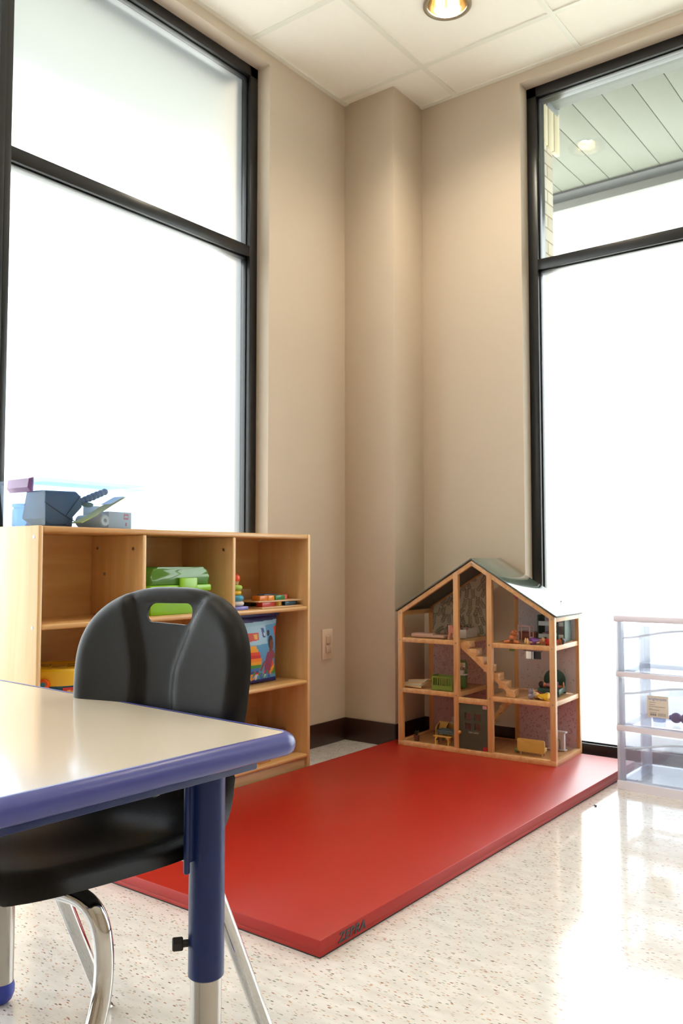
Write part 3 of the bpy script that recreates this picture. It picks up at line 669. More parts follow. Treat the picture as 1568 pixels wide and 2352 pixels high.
simple('green_bead', b, mat('dull_green', sr(90, 122, 100), .5, mottle=.05), 'small dull green lump below the ribbed toy in the bin', 'toy', (-1.795, -.14, zb + .075), .1)
b = MB(); b.lathe([(.030, 0), (.033, .004), (.033, .05), (.030, .054), (.028, .058), (.034, .06), (.034, .068), (.03, .07)], seg=30)
simple('plastic_jar', b, clear_plastic('milky_blue_plastic', (.34, .52, .72), body=.3, gloss=.2, bodycol=(.4, .62, .9)), 'milky blue plastic jar at the left end of the clear bin', 'jar', (-1.985, -.085, zb), 0)

# ------------------------------------------------------------------ activity table
TX, TY, TZ = -2.490, -1.622, .59
TLx, TWy = 1.25, .914
T = thing('activity_table', 'cream topped rectangular table with a blue rubber edge and blue legs', 'table', (TX, TY, 0), math.radians(-2.5))
def rrect(x0, x1, y0, y1, r, n=10):
    out = []
    for cx_, cy_, a in ((x1 - r, y1 - r, 0), (x0 + r, y1 - r, PI / 2), (x0 + r, y0 + r, PI), (x1 - r, y0 + r, 1.5 * PI)):
        for k in range(n + 1): out.append((cx_ + r * math.cos(a + k / n * PI / 2), cy_ + r * math.sin(a + k / n * PI / 2)))
    return out
RW = .021
b = MB(); lo = rrect(-TLx + RW, -RW, RW, TWy - RW, .014); b.prism([(x, y, TZ - .026) for x, y in lo], (0, 0, .026), .0008); b.obj('table_top', M['laminate'], T)
b = MB(); rings = []
prof = [(0.0, TZ + .0004), (.003, TZ + .0012), (.006, TZ + .0006), (.012, TZ - .002), (.0175, TZ - .0065), (.0205, TZ - .0125), (.0205, TZ - .019), (.018, TZ - .0255), (.012, TZ - .0295), (.004, TZ - .031), (0, TZ - .031)]
for d, z in prof: rings.append([b.bm.verts.new((x, y, z)) for x, y in rrect(-TLx + RW - d, -RW + d, RW - d, TWy - RW + d, .014 + d * 1.2)])
for u, v in zip(rings, rings[1:]):
    n = len(u)
    for i in range(n): b.bm.faces.new((u[i], u[(i + 1) % n], v[(i + 1) % n], v[i]))
b.obj('rubber_edge', M['blue_rim'], T, smooth=60)
b = MB(); b.prism([(x, y, TZ - .0265) for x, y in rrect(-TLx + .03, -.03, .03, TWy - .03, .02)], (0, 0, .0)) if False else None
b = MB()
for x0, x1, y0, y1 in ((-TLx + .066, -.066, .034, .056), (-TLx + .066, -.066, TWy - .056, TWy - .034), (-.088, -.066, .05, TWy - .05), (-TLx + .066, -TLx + .088, .05, TWy - .05)): b.box(x0, x1, y0, y1, TZ - .047, TZ - .0312, .003)
b.obj('apron', M['blue_paint'], T)
LEGS = [(-.087, .116), (-.066, .72), (-TLx + .085, .116), (-TLx + .085, .72)]
for lx, ly in LEGS:
    b = MB(); b.cyl((lx, ly, .243), (lx, ly, TZ - .031), .0258, seg=40, bev=.002)
    L = b.obj('leg', M['blue_paint'], T)
    b = MB(); b.cyl((lx, ly, .035), (lx, ly, .30), .0222, seg=40); b.obj('leg_insert', M['satin'], L)
    b = MB(); b.lathe([(.0, 0), (.012, .0012), (.020, .008), (.0245, .02), (.0245, .032), (.0225, .04)], c=(lx, ly, 0), seg=28); b.obj('ball_glide', M['blueball'], L)
    b = MB(); b.box(lx - .042, lx - .0335, ly - .004, ly + .004, .395, TZ - .032, .003); b.box(lx - .0345, lx - .02, ly - .0015, ly + .0015, .41, TZ - .032, .001)
    b.box(lx - .05, lx + .03, ly - .035, ly + .035, TZ - .0345, TZ - .0312, .001); b.obj('bracket', M['blue_paint'], L)
    b = MB(); dv = Vector((-.80, .60, 0)); c0 = Vector((lx, ly, .2905))
    b.cyl(c0 + dv * .025, c0 + dv * .034, .0052, seg=14); b.cyl(c0 + dv * .033, c0 + dv * .048, .0105, seg=6, bev=.0015); b.obj('height_bolt', M['rubber'], L)

# ------------------------------------------------------------------ chair
def superw(d, h, n): return (1 - (1 - min(max(d, 0) / h, 1)) ** n) ** (1 / n)
def make_chair(label):
    T = thing('classroom_chair', label, 'chair')
    prof = [(x, z) for x, z in ((-.218, .436), (-.205, .449), (-.17, .455), (-.08, .444), (.03, .432), (.12, .428), (.165, .440), (.196, .468), (.211, .51), (.219, .565), (.226, .63), (.236, .70), (.249, .765), (.256, .794))]
    sp = spline([(x, 0, z) for x, z in prof], 10); P = np.array([[p.x, p.z] for p in sp])
    seg = np.hypot(*np.diff(P, axis=0).T); A = np.r_[0, np.cumsum(seg)]; Lt = A[-1]
    hw_base = lambda a: .190 + .008 * min(1, max(0, (.45 - a) / .1)) - .020 * math.exp(-((a - .47) / .07) ** 2)
    def hw(a): return hw_base(a) * superw(a, .085, 2.6) * superw(Lt - a, .150, 2.35)
    # rows, dense at the ends
    t = np.linspace(0, 1, 120); rows = Lt * (.5 - .5 * np.cos(PI * t)) * .5 + Lt * t * .5
    rows[0] = .0006; rows[-1] = Lt - .0006
    ss = np.sin(np.linspace(-PI / 2, PI / 2, 61)); ss = ss * .6 + np.linspace(-1, 1, 61) * .4
    ol = [(hw(a), a) for a in np.r_[np.linspace(0, .1, 200), np.linspace(.1, Lt - .16, 500), np.linspace(Lt - .16, Lt, 300)]]
    OL = np.array(ol + [(-x, a) for x, a in ol[::-1]] + [ol[0]])
    cl_ = np.r_[0, np.cumsum(np.hypot(*np.diff(OL, axis=0).T))]; tt_ = np.arange(0, cl_[-1], .0008)
    OL = np.stack([np.interp(tt_, cl_, OL[:, 0]), np.interp(tt_, cl_, OL[:, 1])], -1)
    verts = []; Bb = np.zeros((len(rows), len(ss), 3))
    tan = np.gradient(P, axis=0)
    for i, a in enumerate(rows):
        px_, pz = np.interp(a, A, P[:, 0]), np.interp(a, A, P[:, 1]); tx, tz = np.interp(a, A, tan[:, 0]), np.interp(a, A, tan[:, 1])
        l = math.hypot(tx, tz); nx, nz = -tz / l, tx / l          # towards the sitter
        zz = pz
        for j, s_ in enumerate(ss):
            y = s_ * hw(a)
            d = 0.0 if j in (0, len(ss) - 1) or i in (0, len(rows) - 1) else float(np.min(np.hypot(OL[:, 0] - y, OL[:, 1] - a)))
            q = min(d / .030, 1)
            off = -.028 * (1 - math.sqrt(max(0, 1 - (1 - q) ** 2)))
            if zz > .5:      # back: gently dished, with a sunken channel in the middle
                off += .020 * (abs(y) / .21) ** 2
                k = (zz - .5) / .29; hwc = .040 + .050 * max(0, (k - .50) / .45) ** 1.2 + .018 * max(0, (.35 - k) / .35)
                e = (abs(y) - hwc) / .010; st = 1 / (1 + math.exp(max(-30, min(30, e * 4))))
                fade = min(1, max(0, (.785 - zz) / .02)) if zz > .765 else min(1, (zz - .5) / .05)
                off -= .0125 * st * fade
            else:
                off += .010 * (abs(y) / .21) ** 2
                off -= .006 * math.exp(-((a - .2) / .1) ** 2) * (1 + math.cos(PI * min(1, abs(abs(y) - .09) / .09))) / 2
            Bb[i, j] = (px_ + nx * off, y, pz + nz * off)
    cut = int(np.argmin(abs(rows - .50)))
    def piece(nm, i0, i1):
        q = MB(); vv = [[q.bm.verts.new(Bb[i, j]) for j in range(len(ss))] for i in range(i0, i1 + 1)]
        for i in range(i1 - i0):
            for j in range(len(ss) - 1): q.bm.faces.new((vv[i][j], vv[i][j + 1], vv[i + 1][j + 1], vv[i + 1][j]))
        for f in q.bm.faces: f.smooth = True
        me = bpy.data.meshes.new(nm); q.bm.to_mesh(me); q.bm.free(); me.materials.append(M['shell'])
        o = bpy.data.objects.new(nm, me); COL.objects.link(o)
        so = o.modifiers.new('s', 'SOLIDIFY'); so.thickness = .0055; so.offset = 0
        return o
    seat = piece('seat', 0, cut); back = piece('backrest', cut, len(rows) - 1)
    # handle hole and lumbar opening
    def cutter(pl_, x0, x1):
        c = MB(); c.prism([(x0, y, z) for y, z in pl_], (x1 - x0, 0, 0)); return c.obj('cut', M['shell'], smooth=0)
    hp = [(y, z) for y, z in rrect(-.060, .044, -.020, .020, .0185, 8)]
    hp = [(y, (.744) + z - (.006 * (1 - (y / .052) ** 2) if z < 0 else -.003 * (1 - (y / .052) ** 2)) * -1) for y, z in hp]
    c1 = cutter(hp, .15, .35); c2 = cutter([(y, .470 + z) for y, z in rrect(-.062, .062, -.018, .020, .017, 8)], .10, .35)
    for o, cs in ((back, (c1, c2)), (seat, (c2,))):
        for c in cs:
            bo = o.modifiers.new('b', 'BOOLEAN'); bo.object = c; bo.operation = 'DIFFERENCE'; bo.solver = 'EXACT'
        bake(o); o.parent = T
        bm = bmesh.new(); bm.from_mesh(o.data)
        for f in bm.faces: f.smooth = True
        for e in bm.edges:
            if len(e.link_faces) == 2 and e.calc_face_angle(0) > .9: e.smooth = False
        bm.to_mesh(o.data); bm.free()
    for c in (c1, c2): bpy.data.objects.remove(c)
    r = .0128
    b = MB(); b.tube(round_path([(-.205, .19, 0.010), (-.066, .186, .290), (-.076, .180, .398), (-.076, -.180, .398), (-.066, -.186, .290), (-.205, -.19, .010)], .055, 9), r, 18); b.obj('front_leg_frame', M['chrome'], T)
    b = MB(); b.tube(round_path([(.312, .19, .010), (.125, .176, .392), (.140, -.176, .392), (.322, -.19, .010)], .05, 9), r, 18); b.obj('rear_leg_frame', M['chrome'], T)
    b = MB()
    b = MB(); b.box(.05, .09, -.10, .10, .403, .420, .003)
    for y in (-.10, .10): b.box(-.10, .17, y - .014, y + .014, .400, .420, .003)
    b.obj('seat_bracket', M['rubber'], T)
    for x, y, dx in ((-.205, .19, -1), (-.205, -.19, -1), (.312, .19, 1), (.322, -.19, 1)):
        b = MB(); b.lathe([(.0155, .0012), (.017, .003), (.014, .006), (.008, .008), (.013, .012), (.0145, .016), (.0145, .03), (.012, .034)], c=(x, y, -.0012), seg=22); b.obj('glide', M['satin'], T)
    return T
CH = make_chair('black moulded plastic chair with chrome legs pushed under the table')
CH.location = (-2.697, -1.298, 0); CH.rotation_euler.z = math.radians(8)

# ------------------------------------------------------------------ white plastic drawer cart
T = thing('drawer_cart', 'white framed cart of three clear plastic drawers beside the red mat', 'drawers', (-.330, -1.308, 0))
wp = clear_plastic('milky_white_plastic', (.93, .95, 1.0), body=.55, gloss=.3, rough=.2, bodycol=(.9, .93, 1.0)); wf = mat('white_plastic_frame', sr(236, 231, 244), .35, mottle=.01)
cd = clear_plastic('clear_drawer_plastic', (.94, .96, .99), body=.07, gloss=.3, bodycol=(.9, .92, 1.0))
DW, DD = .545, .315
def bow(y): return -.016 * math.sin(PI * min(1, max(0, -y / DW)))
def bowbar(mb, z0, z1, y0=0, y1=-DW, fr=0.0, dep=.03, bw=1.0, n=14):
    pts = [(bow(y0 + (y1 - y0) * k / n) * bw + fr, y0 + (y1 - y0) * k / n) for k in range(n + 1)]
    mb.prism([(x, y, z0) for x, y in pts] + [(fr + dep, y1, z0), (fr + dep, y0, z0)], (0, 0, z1 - z0), .003)
b = MB()
for z0, z1 in ((0.0, .032), (.212, .232), (.408, .426)):
    bowbar(b, z0, z1); b.box(0, DD, -.018, 0, z0, z1, .002); b.box(0, DD, -DW, -DW + .018, z0, z1, .002); b.box(DD - .018, DD, -DW, 0, z0, z1, .002)
b.obj('shelf_frame', wf, T)
b = MB(); b.box(-.008, DD, -DW - .003, .003, .609, .632, .004); b.obj('top_frame', wf, T)
b = MB(); b.box(.02, DD - .02, -DW + .02, -.02, .6325, .636, .001); b.obj('top_panel', cd, T)
for y0, y1, ys in ((-.030, -.006, -.006), (-DW + .006, -DW + .030, -DW + .001)):
    for xa, xb, xc in ((.004, .050, .004), (DD - .050, DD - .004, DD - .012)):
        b = MB(); yo, yi = (ys + .005, y0) if ys > -.1 else (ys, y1); xi = xa if xc == xa else xb
        s1 = 1 if xc == xa else -1; s2 = -1 if ys > -.1 else 1; x_o = xa if s1 > 0 else xb; x_i = xb if s1 > 0 else xa
        b.prism([(x_o, yo, .03), (x_i, yo, .03), (x_i, yo + s2 * .005, .03), (x_o + s1 * .007, yo + s2 * .005, .03), (x_o + s1 * .007, yi, .03), (x_o, yi, .03)], (0, 0, .579)); b.obj('corner_post', wp, T)
for i, (z0, z1) in enumerate(((.034, .205), (.234, .402), (.428, .603))):
    q = MB(); yA, yB = -.012, -DW + .012
    q.box(.014, DD - .02, yA - .002, yA, z0 + .004, z1 - .03); q.box(.014, DD - .02, yB, yB + .002, z0 + .004, z1 - .03); q.box(DD - .022, DD - .02, yB, yA, z0 + .004, z1 - .03); q.box(.014, DD - .02, yB, yA, z0 + .003, z0 + .006)
    n = 16; pts = [(bow(yA + (yB - yA) * k / n) * .8 + .003, yA + (yB - yA) * k / n) for k in range(n + 1)]
    q.prism([(x, y, z0) for x, y in pts] + [(x + .003, y, z0) for x, y in pts[::-1]], (0, 0, z1 - z0))
    D = q.obj('drawer', cd, T, smooth=50)
    q = MB(); path = []
    for k in range(25):
        y = yA - .02 + (yB - yA + .04) * k / 24; tt = k / 24; z = z1 - .052 + .036 * (math.sin(PI * tt) ** 1.5)
        path.append((bow(y) * .8 - .006, y, z))
    q.tube(path, .0035, 10); q.obj('drawer_pull', wp, D)
    q = MB(); lo_ = [(x - .004, y, z - .026 * math.sin(PI * k / 24)) for k, (x, y, z) in enumerate(path)]
    for (a, b1, c_, d_) in zip(path, path[1:], lo_[1:], lo_):
        q.bm.faces.new([q.bm.verts.new(v) for v in (a, b1, c_, d_)])
    q.obj('pull_lip', cd, D)
    if i == 1:
        q = MB(); q.box(-.0165, -.0155, -.192, -.118, .276, .352, .0004); lt = q.obj('price_tag', mat('cream_tag_card', sr(222, 212, 200), .6, mottle=.01), T)
        tg = lambda x, z: Matrix.Translation((-.0168, x, z)) @ Matrix(((0, 0, -1, 0), (-1, 0, 0, 0), (0, 1, 0, 0), (0, 0, 0, 1)))
        text('tag_name', 'brightroom', .0135, mat('blue_ink', sr(110, 130, 190), .5, mottle=.02), lt, tg(-.155, .341), depth=.0002)
        q = MB()
        for yy, wd, zz in ((-.125, .024, .328), (-.125, .020, .321), (-.125, .056, .3135), (-.125, .010, .306), (-.125, .036, .302), (-.127, .024, .293), (-.156, .028, .290), (-.156, .026, .2865), (-.156, .028, .283)): q.box(-.0170, -.0164, yy - wd, yy, zz, zz + .0011)
        for k in range(9): q.box(-.0170, -.0164, -.128 - k * .0025 - (.0016 if k % 3 else .0009), -.128 - k * .0025, .282, .2895)
        q.obj('small_print', mat('grey_ink', sr(90, 90, 100), .5, mottle=.02), lt)
bl = mat('blue_toy_plastic', sr(60, 80, 160), .35, mottle=.05)
for k, (x, y, z, r) in enumerate(((.10, -.185, .262, .020), (.085, -.225, .264, .021), (.10, -.262, .262, .020), (.12, -.30, .262, .019), (.10, -.335, .263, .020))):
    b = MB(); b.ball((0, 0, 0), r, (1, 1, .95)); b.cyl((0, -r * 1.15, 0), (0, r * 1.15, 0), r * .45, seg=14)
    simple('toy_bead', b, bl, ['blue toy bead nearest the price tag in the middle drawer', 'second blue toy bead from the price tag, set slightly forward', 'middle one of the row of blue toy beads in the drawer', 'fourth blue toy bead from the price tag in the drawer', 'blue toy bead farthest from the price tag'][k], 'toy', (-.33 + x, -1.308 + y, z), .3 * k, 'blue beads in the middle drawer')
b = MB(); b.lathe([(.022, 0), (.026, .03), (.022, .034), (.0, .036)], seg=20)
simple('toy_cup', b, clear_plastic('pale_blue_clear', (.7, .82, .98), body=.4, bodycol=(.6, .75, 1.0)), 'pale clear cup behind the price tag in the middle drawer', 'cup', (-.22, -1.43, .2405))
b = MB(); b.ball((0, 0, .002), .0045, (1.3, 1, .6)); b.ball((.005, .001, .0025), .0025); 
for s_ in (-1, 1):
    for k in (-1, 0, 1): b.tube([(k * .002, 0, .002), (k * .003, s_ * .005, .004), (k * .004, s_ * .008, .0006)], .0004, 5)
simple('beetle', b, M['rubber'], 'tiny dark beetle on the pale floor near the red mat', 'insect', (-.595, -1.326, 0), .6)

# ------------------------------------------------------------------ dollhouse
HO = Vector((-.345, -.360, .038)); HN = Vector((.9987, .0507, 0))
HROT = math.atan2(-.9987, .0507)        # local +x runs along the front, local +y goes back
HM = Matrix.Translation(HO) @ Matrix.Rotation(HROT, 4, 'Z')
def hw_(u, w, z): return HM @ Vector((u, w, z))
# local frame: x = u (right along the front), y = w (depth)
T = thing('dollhouse', 'three storey wooden dollhouse with a green pitched roof on the mat', 'dollhouse', HO, HROT)
HWd, HDp, EV, AP, AX = .705, .300, .578, .797, .3525
F1, F2, F3 = .020, .245, .461
PW = .022
slope = (AP - EV) / AX
def roofz(u): return EV + slope * (u if u < AX else HWd - u)
def hb(nm, m, *bxs, bev=.0012):
    q = MB()
    for bb_ in bxs: q.box(*bb_, bev)
    return q.obj(nm, m, T)
# base and floors
q = MB(); q.box(0, HWd, 0, .02, 0, F1, .001); q.box(0, HWd, HDp - .02, HDp, 0, F1, .001); q.box(0, .02, .02, HDp - .02, 0, F1, .001); q.box(HWd - .02, HWd, .02, HDp - .02, 0, F1, .001); q.obj('base_frame', M['pine_x'], T)
hb('ground_floor', M['pinefloor'], (.015, HWd - .015, .015, HDp - .015, .004, F1 - .002))
for (x0, x1) in ((.004, .286), (.424, HWd - .004)):
    for z in (F2, F3):
        q = MB(); q.box(x0 + .016, x1 - .016, .002, .016, z - .019, z, .001); q.box(x0 + .016, x1 - .016, HDp - .016, HDp - .002, z - .019, z, .001); q.box(x0, x0 + .014, .016, HDp - .016, z - .019, z, .001); q.box(x1 - .014, x1, .016, HDp - .016, z - .019, z, .001)
        q.box(x0 + .012, x1 - .012, .014, HDp - .014, z - .010, z - .003); q.obj('upper_floor', [M['pine_x']], T)
for u in (0, .268, .419, HWd - PW):
    for w0, w1 in ((0, .02), (HDp - .02, HDp)):
        top = [(u, w0, roofz(u) - .004), (u + PW, w0, roofz(u + PW) - .004)]
        q = MB(); q.prism([(u, w0, F1), (u + PW, w0, F1), (top[1][0], w0, top[1][2]), (top[0][0], w0, top[0][2])], (0, w1 - w0, 0), .001); q.obj('post', M['pine'], T)
for w0, w1 in ((.001, .019), (HDp - .019, HDp - .001)):
    for sgn in (0, 1):
        a, c = ((PW, AX) if sgn == 0 else (AX, HWd - PW)); q = MB()
        q.prism([(a, w0, roofz(a) - .024), (c, w0, roofz(c) - .024), (c, w0, roofz(c) - .003), (a, w0, roofz(a) - .003)], (0, w1 - w0, 0), .001); q.obj('rafter', M['pine_x'], T)
for u0 in (.0, HWd - .018): hb('eave_rail', M['pine_x'], (u0, u0 + .018, .02, HDp - .02, EV - .024, EV - .004))
hb('door_lintel', M['pine_x'], (.290, .419, .0, .018, .206, .228))
roof_g = wood('green_roof_board', sr(104, 118, 104), sr(92, 106, 94), 'Y', 4, rough=.10, stretch=3, coat=.8)
roof_g.node_tree.nodes['Principled BSDF'].inputs['Coat Roughness'].default_value = .05
roof_u = mat('roof_board_underside', sr(84, 88, 78), .6, mottle=.05)
# shingle pattern on the roof boards
nt = roof_g.node_tree; N = nt.nodes; L_ = nt.links; tc = N.new('ShaderNodeTexCoord'); br = N.new('ShaderNodeTexBrick'); br.inputs['Scale'].default_value = 1
br.inputs['Brick Width'].default_value = .022; br.inputs['Row Height'].default_value = .012; br.inputs['Mortar Size'].default_value = .0011
br.inputs['Color1'].default_value = (*sr(98, 112, 100), 1); br.inputs['Color2'].default_value = (*sr(90, 104, 94), 1); br.inputs['Mortar'].default_value = (*sr(74, 86, 78), 1)
spx = N.new('ShaderNodeSeparateXYZ'); cbx = N.new('ShaderNodeCombineXYZ'); L_.new(tc.outputs['Object'], spx.inputs[0]); L_.new(spx.outputs[1], cbx.inputs[0]); L_.new(spx.outputs[0], cbx.inputs[1]); L_.new(cbx.outputs[0], br.inputs['Vector']); L_.new(br.outputs['Color'], N['Principled BSDF'].inputs['Base Color'])
for sgn in (0, 1):
    q = MB(); a, c = ((-.010, AX) if sgn == 0 else (AX, HWd + .010)); za = roofz(a) if sgn else EV - slope * .010; zc = roofz(c) if not sgn else EV - slope * .010
    q.prism([(a, -.006, za + .0), (c, -.006, zc), (c, -.006, zc + .007), (a, -.006, za + .007)], (0, HDp + .006, 0), .0008); o = q.obj('roof_panel', [roof_g, roof_u], T)
    for p in o.data.polygons:
        if p.normal.z < .3: p.material_index = 1
for w_ in (.045, HDp - .04):
    q = MB(); q.cyl((.640, w_, roofz(.640) + .006), (.6403, w_, roofz(.640) + .0085), .0025, seg=10); q.obj('roof_screw', M['screw'], T)
q = MB()
for u in (.011, .279, .430, .694):
    for z in ((F2 - .01, F3 - .01, EV - .012) if u in (.011, .694) else (F2 - .01, F3 - .01)): q.cyl((u, -.0012, z), (u, .002, z), .0032, seg=10)
q.cyl((AX, -.0012, AP - .017), (AX, .002, AP - .017), .0036, seg=10)
q.obj('screw_heads', M['screw'], T)
# stairs
q = MB(); n = 7; u0, z0, u1, z1 = .292, F3, .520, F2
for k in range(n):
    ua = u0 + (u1 - u0) * k / n; za = z0 - (z0 - z1) * (k + 0) / n - .002
    q.box(ua, ua + .034, .03, .085, za - (z0 - z1) / n + .002, za, .001)
q.prism([(u0 - .004, .028, z0 - .032), (u1 - .004, .028, z1), (u1 + .008, .028, z1), (u1 + .008, .028, z1 + .012), (u0 - .004, .028, z0 - .008)], (0, .003, 0)); q.obj('staircase', M['pine_x'], T)
q = MB(); u0, z0, u1, z1 = .440, F2 - .02, .300, F1
q.prism([(u0, .17, z0 - .03), (u0, .17, z0), (u1, .17, z1 + .03), (u1 - .03, .17, z1)], (0, .004, 0)); q.prism([(u0, .22, z0 - .03), (u0, .22, z0), (u1, .22, z1 + .03), (u1 - .03, .22, z1)], (0, .004, 0))
for k in range(6):
    ua = u0 - (u0 - u1) * (k + .5) / 6; za = z0 - (z0 - z1) * (k + .5) / 6 + .004; q.box(ua - .013, ua + .013, .17, .224, za - .006, za, .001)
q.obj('staircase', M['pine_x'], T)
# wallpapers
def leafpaper(wpx, hpx):
    im = np.ones((hpx, wpx, 3)) * np.array(sr(208, 200, 182))
    gc = [sr(132, 130, 112), sr(116, 118, 102), sr(142, 138, 120)]
    for gy in range(-1, hpx // 23 + 2):
        for gx in range(-1, wpx // 22 + 2):
            x, y = gx * 22 + (gy % 2) * 11 + rng.rand() * 8, gy * 23 + rng.rand() * 8; a = -1.57 + (rng.rand() - .5) * 1.6; cv = (rng.rand() - .5) * .25
            for j in range(5):
                for s_ in (-1, 1): ell(im, x + math.cos(a + s_ * .75) * 4.6, y + math.sin(a + s_ * .75) * 4.6, 4.4, 1.35, a + s_ * .75, gc[(gx + gy) % 3])
                x += math.cos(a) * 5; y += math.sin(a) * 5; a += cv
    for k in range(14): ell(im, rng.rand() * wpx, rng.rand() * hpx, 1.8, 1.8, 0, sr(190, 140, 120))
    return im
def flowerpaper(wpx, hpx, base, cols, step, r):
    im = np.ones((hpx, wpx, 3)) * np.array(base)
    for i, y in enumerate(np.arange(step * .4, hpx, step)):
        for x in np.arange(step * (.3 if i % 2 else .8), wpx, step):
            jx, jy = x + rng.randn() * step * .12, y + rng.randn() * step * .12
            c = cols[rng.randint(len(cols))]
            c = tuple(.55 * a_ + .45 * b_ for a_, b_ in zip(c, base))
            for j in range(7): ell(im, jx + rng.randn() * r * 1.4, jy + rng.randn() * r * 1.7, r * (.35 + .5 * rng.rand()), r * .35, rng.rand() * 3, c)
    return im
def paper(u0, u1, z0, z1, im, keep=None):
    print_grid('wallpaper', im, u1 - u0, z1 - z0, PRINT, T, Matrix.Translation((u0, HDp - .0205, z0)), keep)
pale = sr(196, 178, 184); pinkb = sr(186, 152, 156); greyb = sr(204, 198, 204)
px = 600
def dims(u0, u1, z0, z1): return int((u1 - u0) * px), int((z1 - z0) * px)
a = (.022, .286, F3, .745); im = leafpaper(*dims(*a)); paper(*a, im, lambda X, Z: Z + F3 < EV + slope * (X + .022) - .012)
a = (.022, .286, F2, F3 - .019); paper(*a, flowerpaper(*dims(*a), sr(196, 164, 164), [sr(136, 70, 66), sr(110, 96, 96), sr(150, 90, 84)], 16, 3.2))
a = (.022, .286, F1, F2 - .019); paper(*a, flowerpaper(*dims(*a), sr(176, 138, 136), [sr(110, 60, 56)], 26, 3))
a = (.440, .690, F3, .745); im = flowerpaper(*dims(*a), greyb, [sr(130, 110, 130), sr(120, 130, 146)], 9, 1.1); paper(*a, im, lambda X, Z: Z + F3 < EV + slope * (HWd - (X + .44)) - .012)
a = (.440, .690, F2, F3 - .019); im = flowerpaper(*dims(*a), sr(206, 194, 196), [sr(104, 82, 90), sr(140, 120, 130), sr(150, 96, 96)], 26, 2.6)
paper(*a, im, lambda X, Z: ~((X > .030) & (X < .100) & (Z > .128) & (Z < .170)))
a = (.440, .690, F1, F2 - .019); paper(*a, flowerpaper(*dims(*a), sr(208, 178, 186), [sr(130, 60, 70), sr(100, 50, 60), sr(160, 90, 104)], 20, 3.4))
q = MB()
for z_ in (F3 - .02, ): pass
q.box(.462, .548, HDp - .024, HDp - .019, F2 + .160, F2 + .166); q.box(.500, .505, HDp - .024, HDp - .019, F2 + .128, F2 + .166); q.obj('window_bars', mat('grey_window_bar', sr(150, 140, 146), .4, mottle=.02), T)
# door
dk = mat('dark_green_door', sr(64, 70, 56), .45, mottle=.05, mscale=20)
D = None
q = MB(); dx0, dx1, dz0, dz1 = .291, .417, .022, .204
wx = [(.306 + .012, .340), (.362, .388)]; wx = [(.318, .345), (.361, .388)]; wz = [(.101, .128), (.141, .169)]
xe = [dx0] + [v for p_ in wx for v in p_] + [dx1]; ze = [dz0] + [v for p_ in wz for v in p_] + [dz1]
for i in range(5):
    for j in range(5):
        if i % 2 == 1 and j % 2 == 1: continue
        q.box(xe[i], xe[i + 1], .002, .009, ze[j], ze[j + 1])
D = q.obj('door', dk, T, smooth=0)
q = MB(); q.ball((.297, -.006, .087), .0078); q.cyl((.297, .002, .087), (.297, -.004, .087), .004, seg=12); q.obj('door_knob', wood('knob_wood', sr(214, 150, 84), sr(190, 120, 60), 'Z', 20), D)
text('door_lettering', 'TINY LAND', .0088, mat('white_ink', sr(190, 184, 176), .5, mottle=.02), D, Matrix.Translation((.356, .0016, .090)) @ Matrix.Rotation(PI / 2, 4, 'X'), depth=.0002)
q = MB(); q.box(.398, .416, .0005, .002, .190, .2035); q.obj('hinge_sticker', mat('pinkish_sticker', sr(190, 140, 130), .5, mottle=.05), D)
q = MB(); q.box(.399, .416, .0005, .002, .0225, .037); q.obj('red_sticker', mat('red_sticker_m', sr(178, 34, 34), .5, mottle=.05), D)
# hanging bits in the stair well
q = MB(); q.ball((.470, .18, .640), .010, (1, .5, 1)); q.cyl((.470, .18, .65), (.470, .18, .690), .0008, seg=6)
o = q.obj('hanging_ornament', mat('pink_pompom', sr(196, 128, 124), .7, mottle=.05)); o.matrix_world = HM; tag(o, 'small pink round ornament hanging beneath the dollhouse roof', 'ornament')
q = MB(); q.prism([(.448, .16, F3 - .020), (.468, .16, F3 - .020), (.472, .16, F3 - .046), (.448, .16, F3 - .046)], (0, .004, 0))
o = q.obj('hanging_ornament', mat('green_pennant', sr(120, 160, 90), .6, mottle=.05)); o.matrix_world = HM; tag(o, 'small green pennant hanging under the right upper dollhouse floor', 'ornament')

# --- miniature furniture: helper places things on dollhouse floors
def hthing(nm, label, cat, u, w, z, rot=0, group=None):
    p = hw_(u, w, z + .0002); return thing(nm, label, cat, p, HROT + rot, group)
def C(n, r, g, b_, rough=.45): return mat(n, sr(r, g, b_), rough, mottle=.03, mscale=30)
# top left room
T = hthing('toy_mattress', 'pale pink padded toy mattress on the top left dollhouse floor', 'toy furniture', .105, .055, F3, .05)
q = MB(); q.box(-.060, .045, -.022, .030, 0, .019, .008, 4); q.box(.040, .098, -.020, .028, 0, .013, .006, 4); q.obj('pad', mat('pale_pink_cloth', sr(206, 168, 152), .9, bump=(300, .4, .001), mottle=.04), T)
T = hthing('toy_chair', 'pink toy chair with a white seat beside the upper left post', 'toy furniture', .245, .040, F3, .1)
pk = C('toy_pink', 196, 132, 110)
q = MB()
for y in (-.014, .010): q.prism([(-.018, y, 0), (-.011, y, 0), (-.004, y, .028), (.004, y, .028), (.011, y, 0), (.018, y, 0), (.012, y, .044), (.0, y, .062), (-.010, y, .060)], (0, .004, 0))
q.obj('side_frame', pk, T); q = MB(); q.box(-.016, -.010, -.010, .010, .020, .060, .001); q.obj('seat_panel', C('toy_white', 214, 204, 200), T)
T = hthing('toy_bench', 'brown toy shelf standing by the leaf wallpaper in the top left room', 'toy furniture', .155, .235, F3)
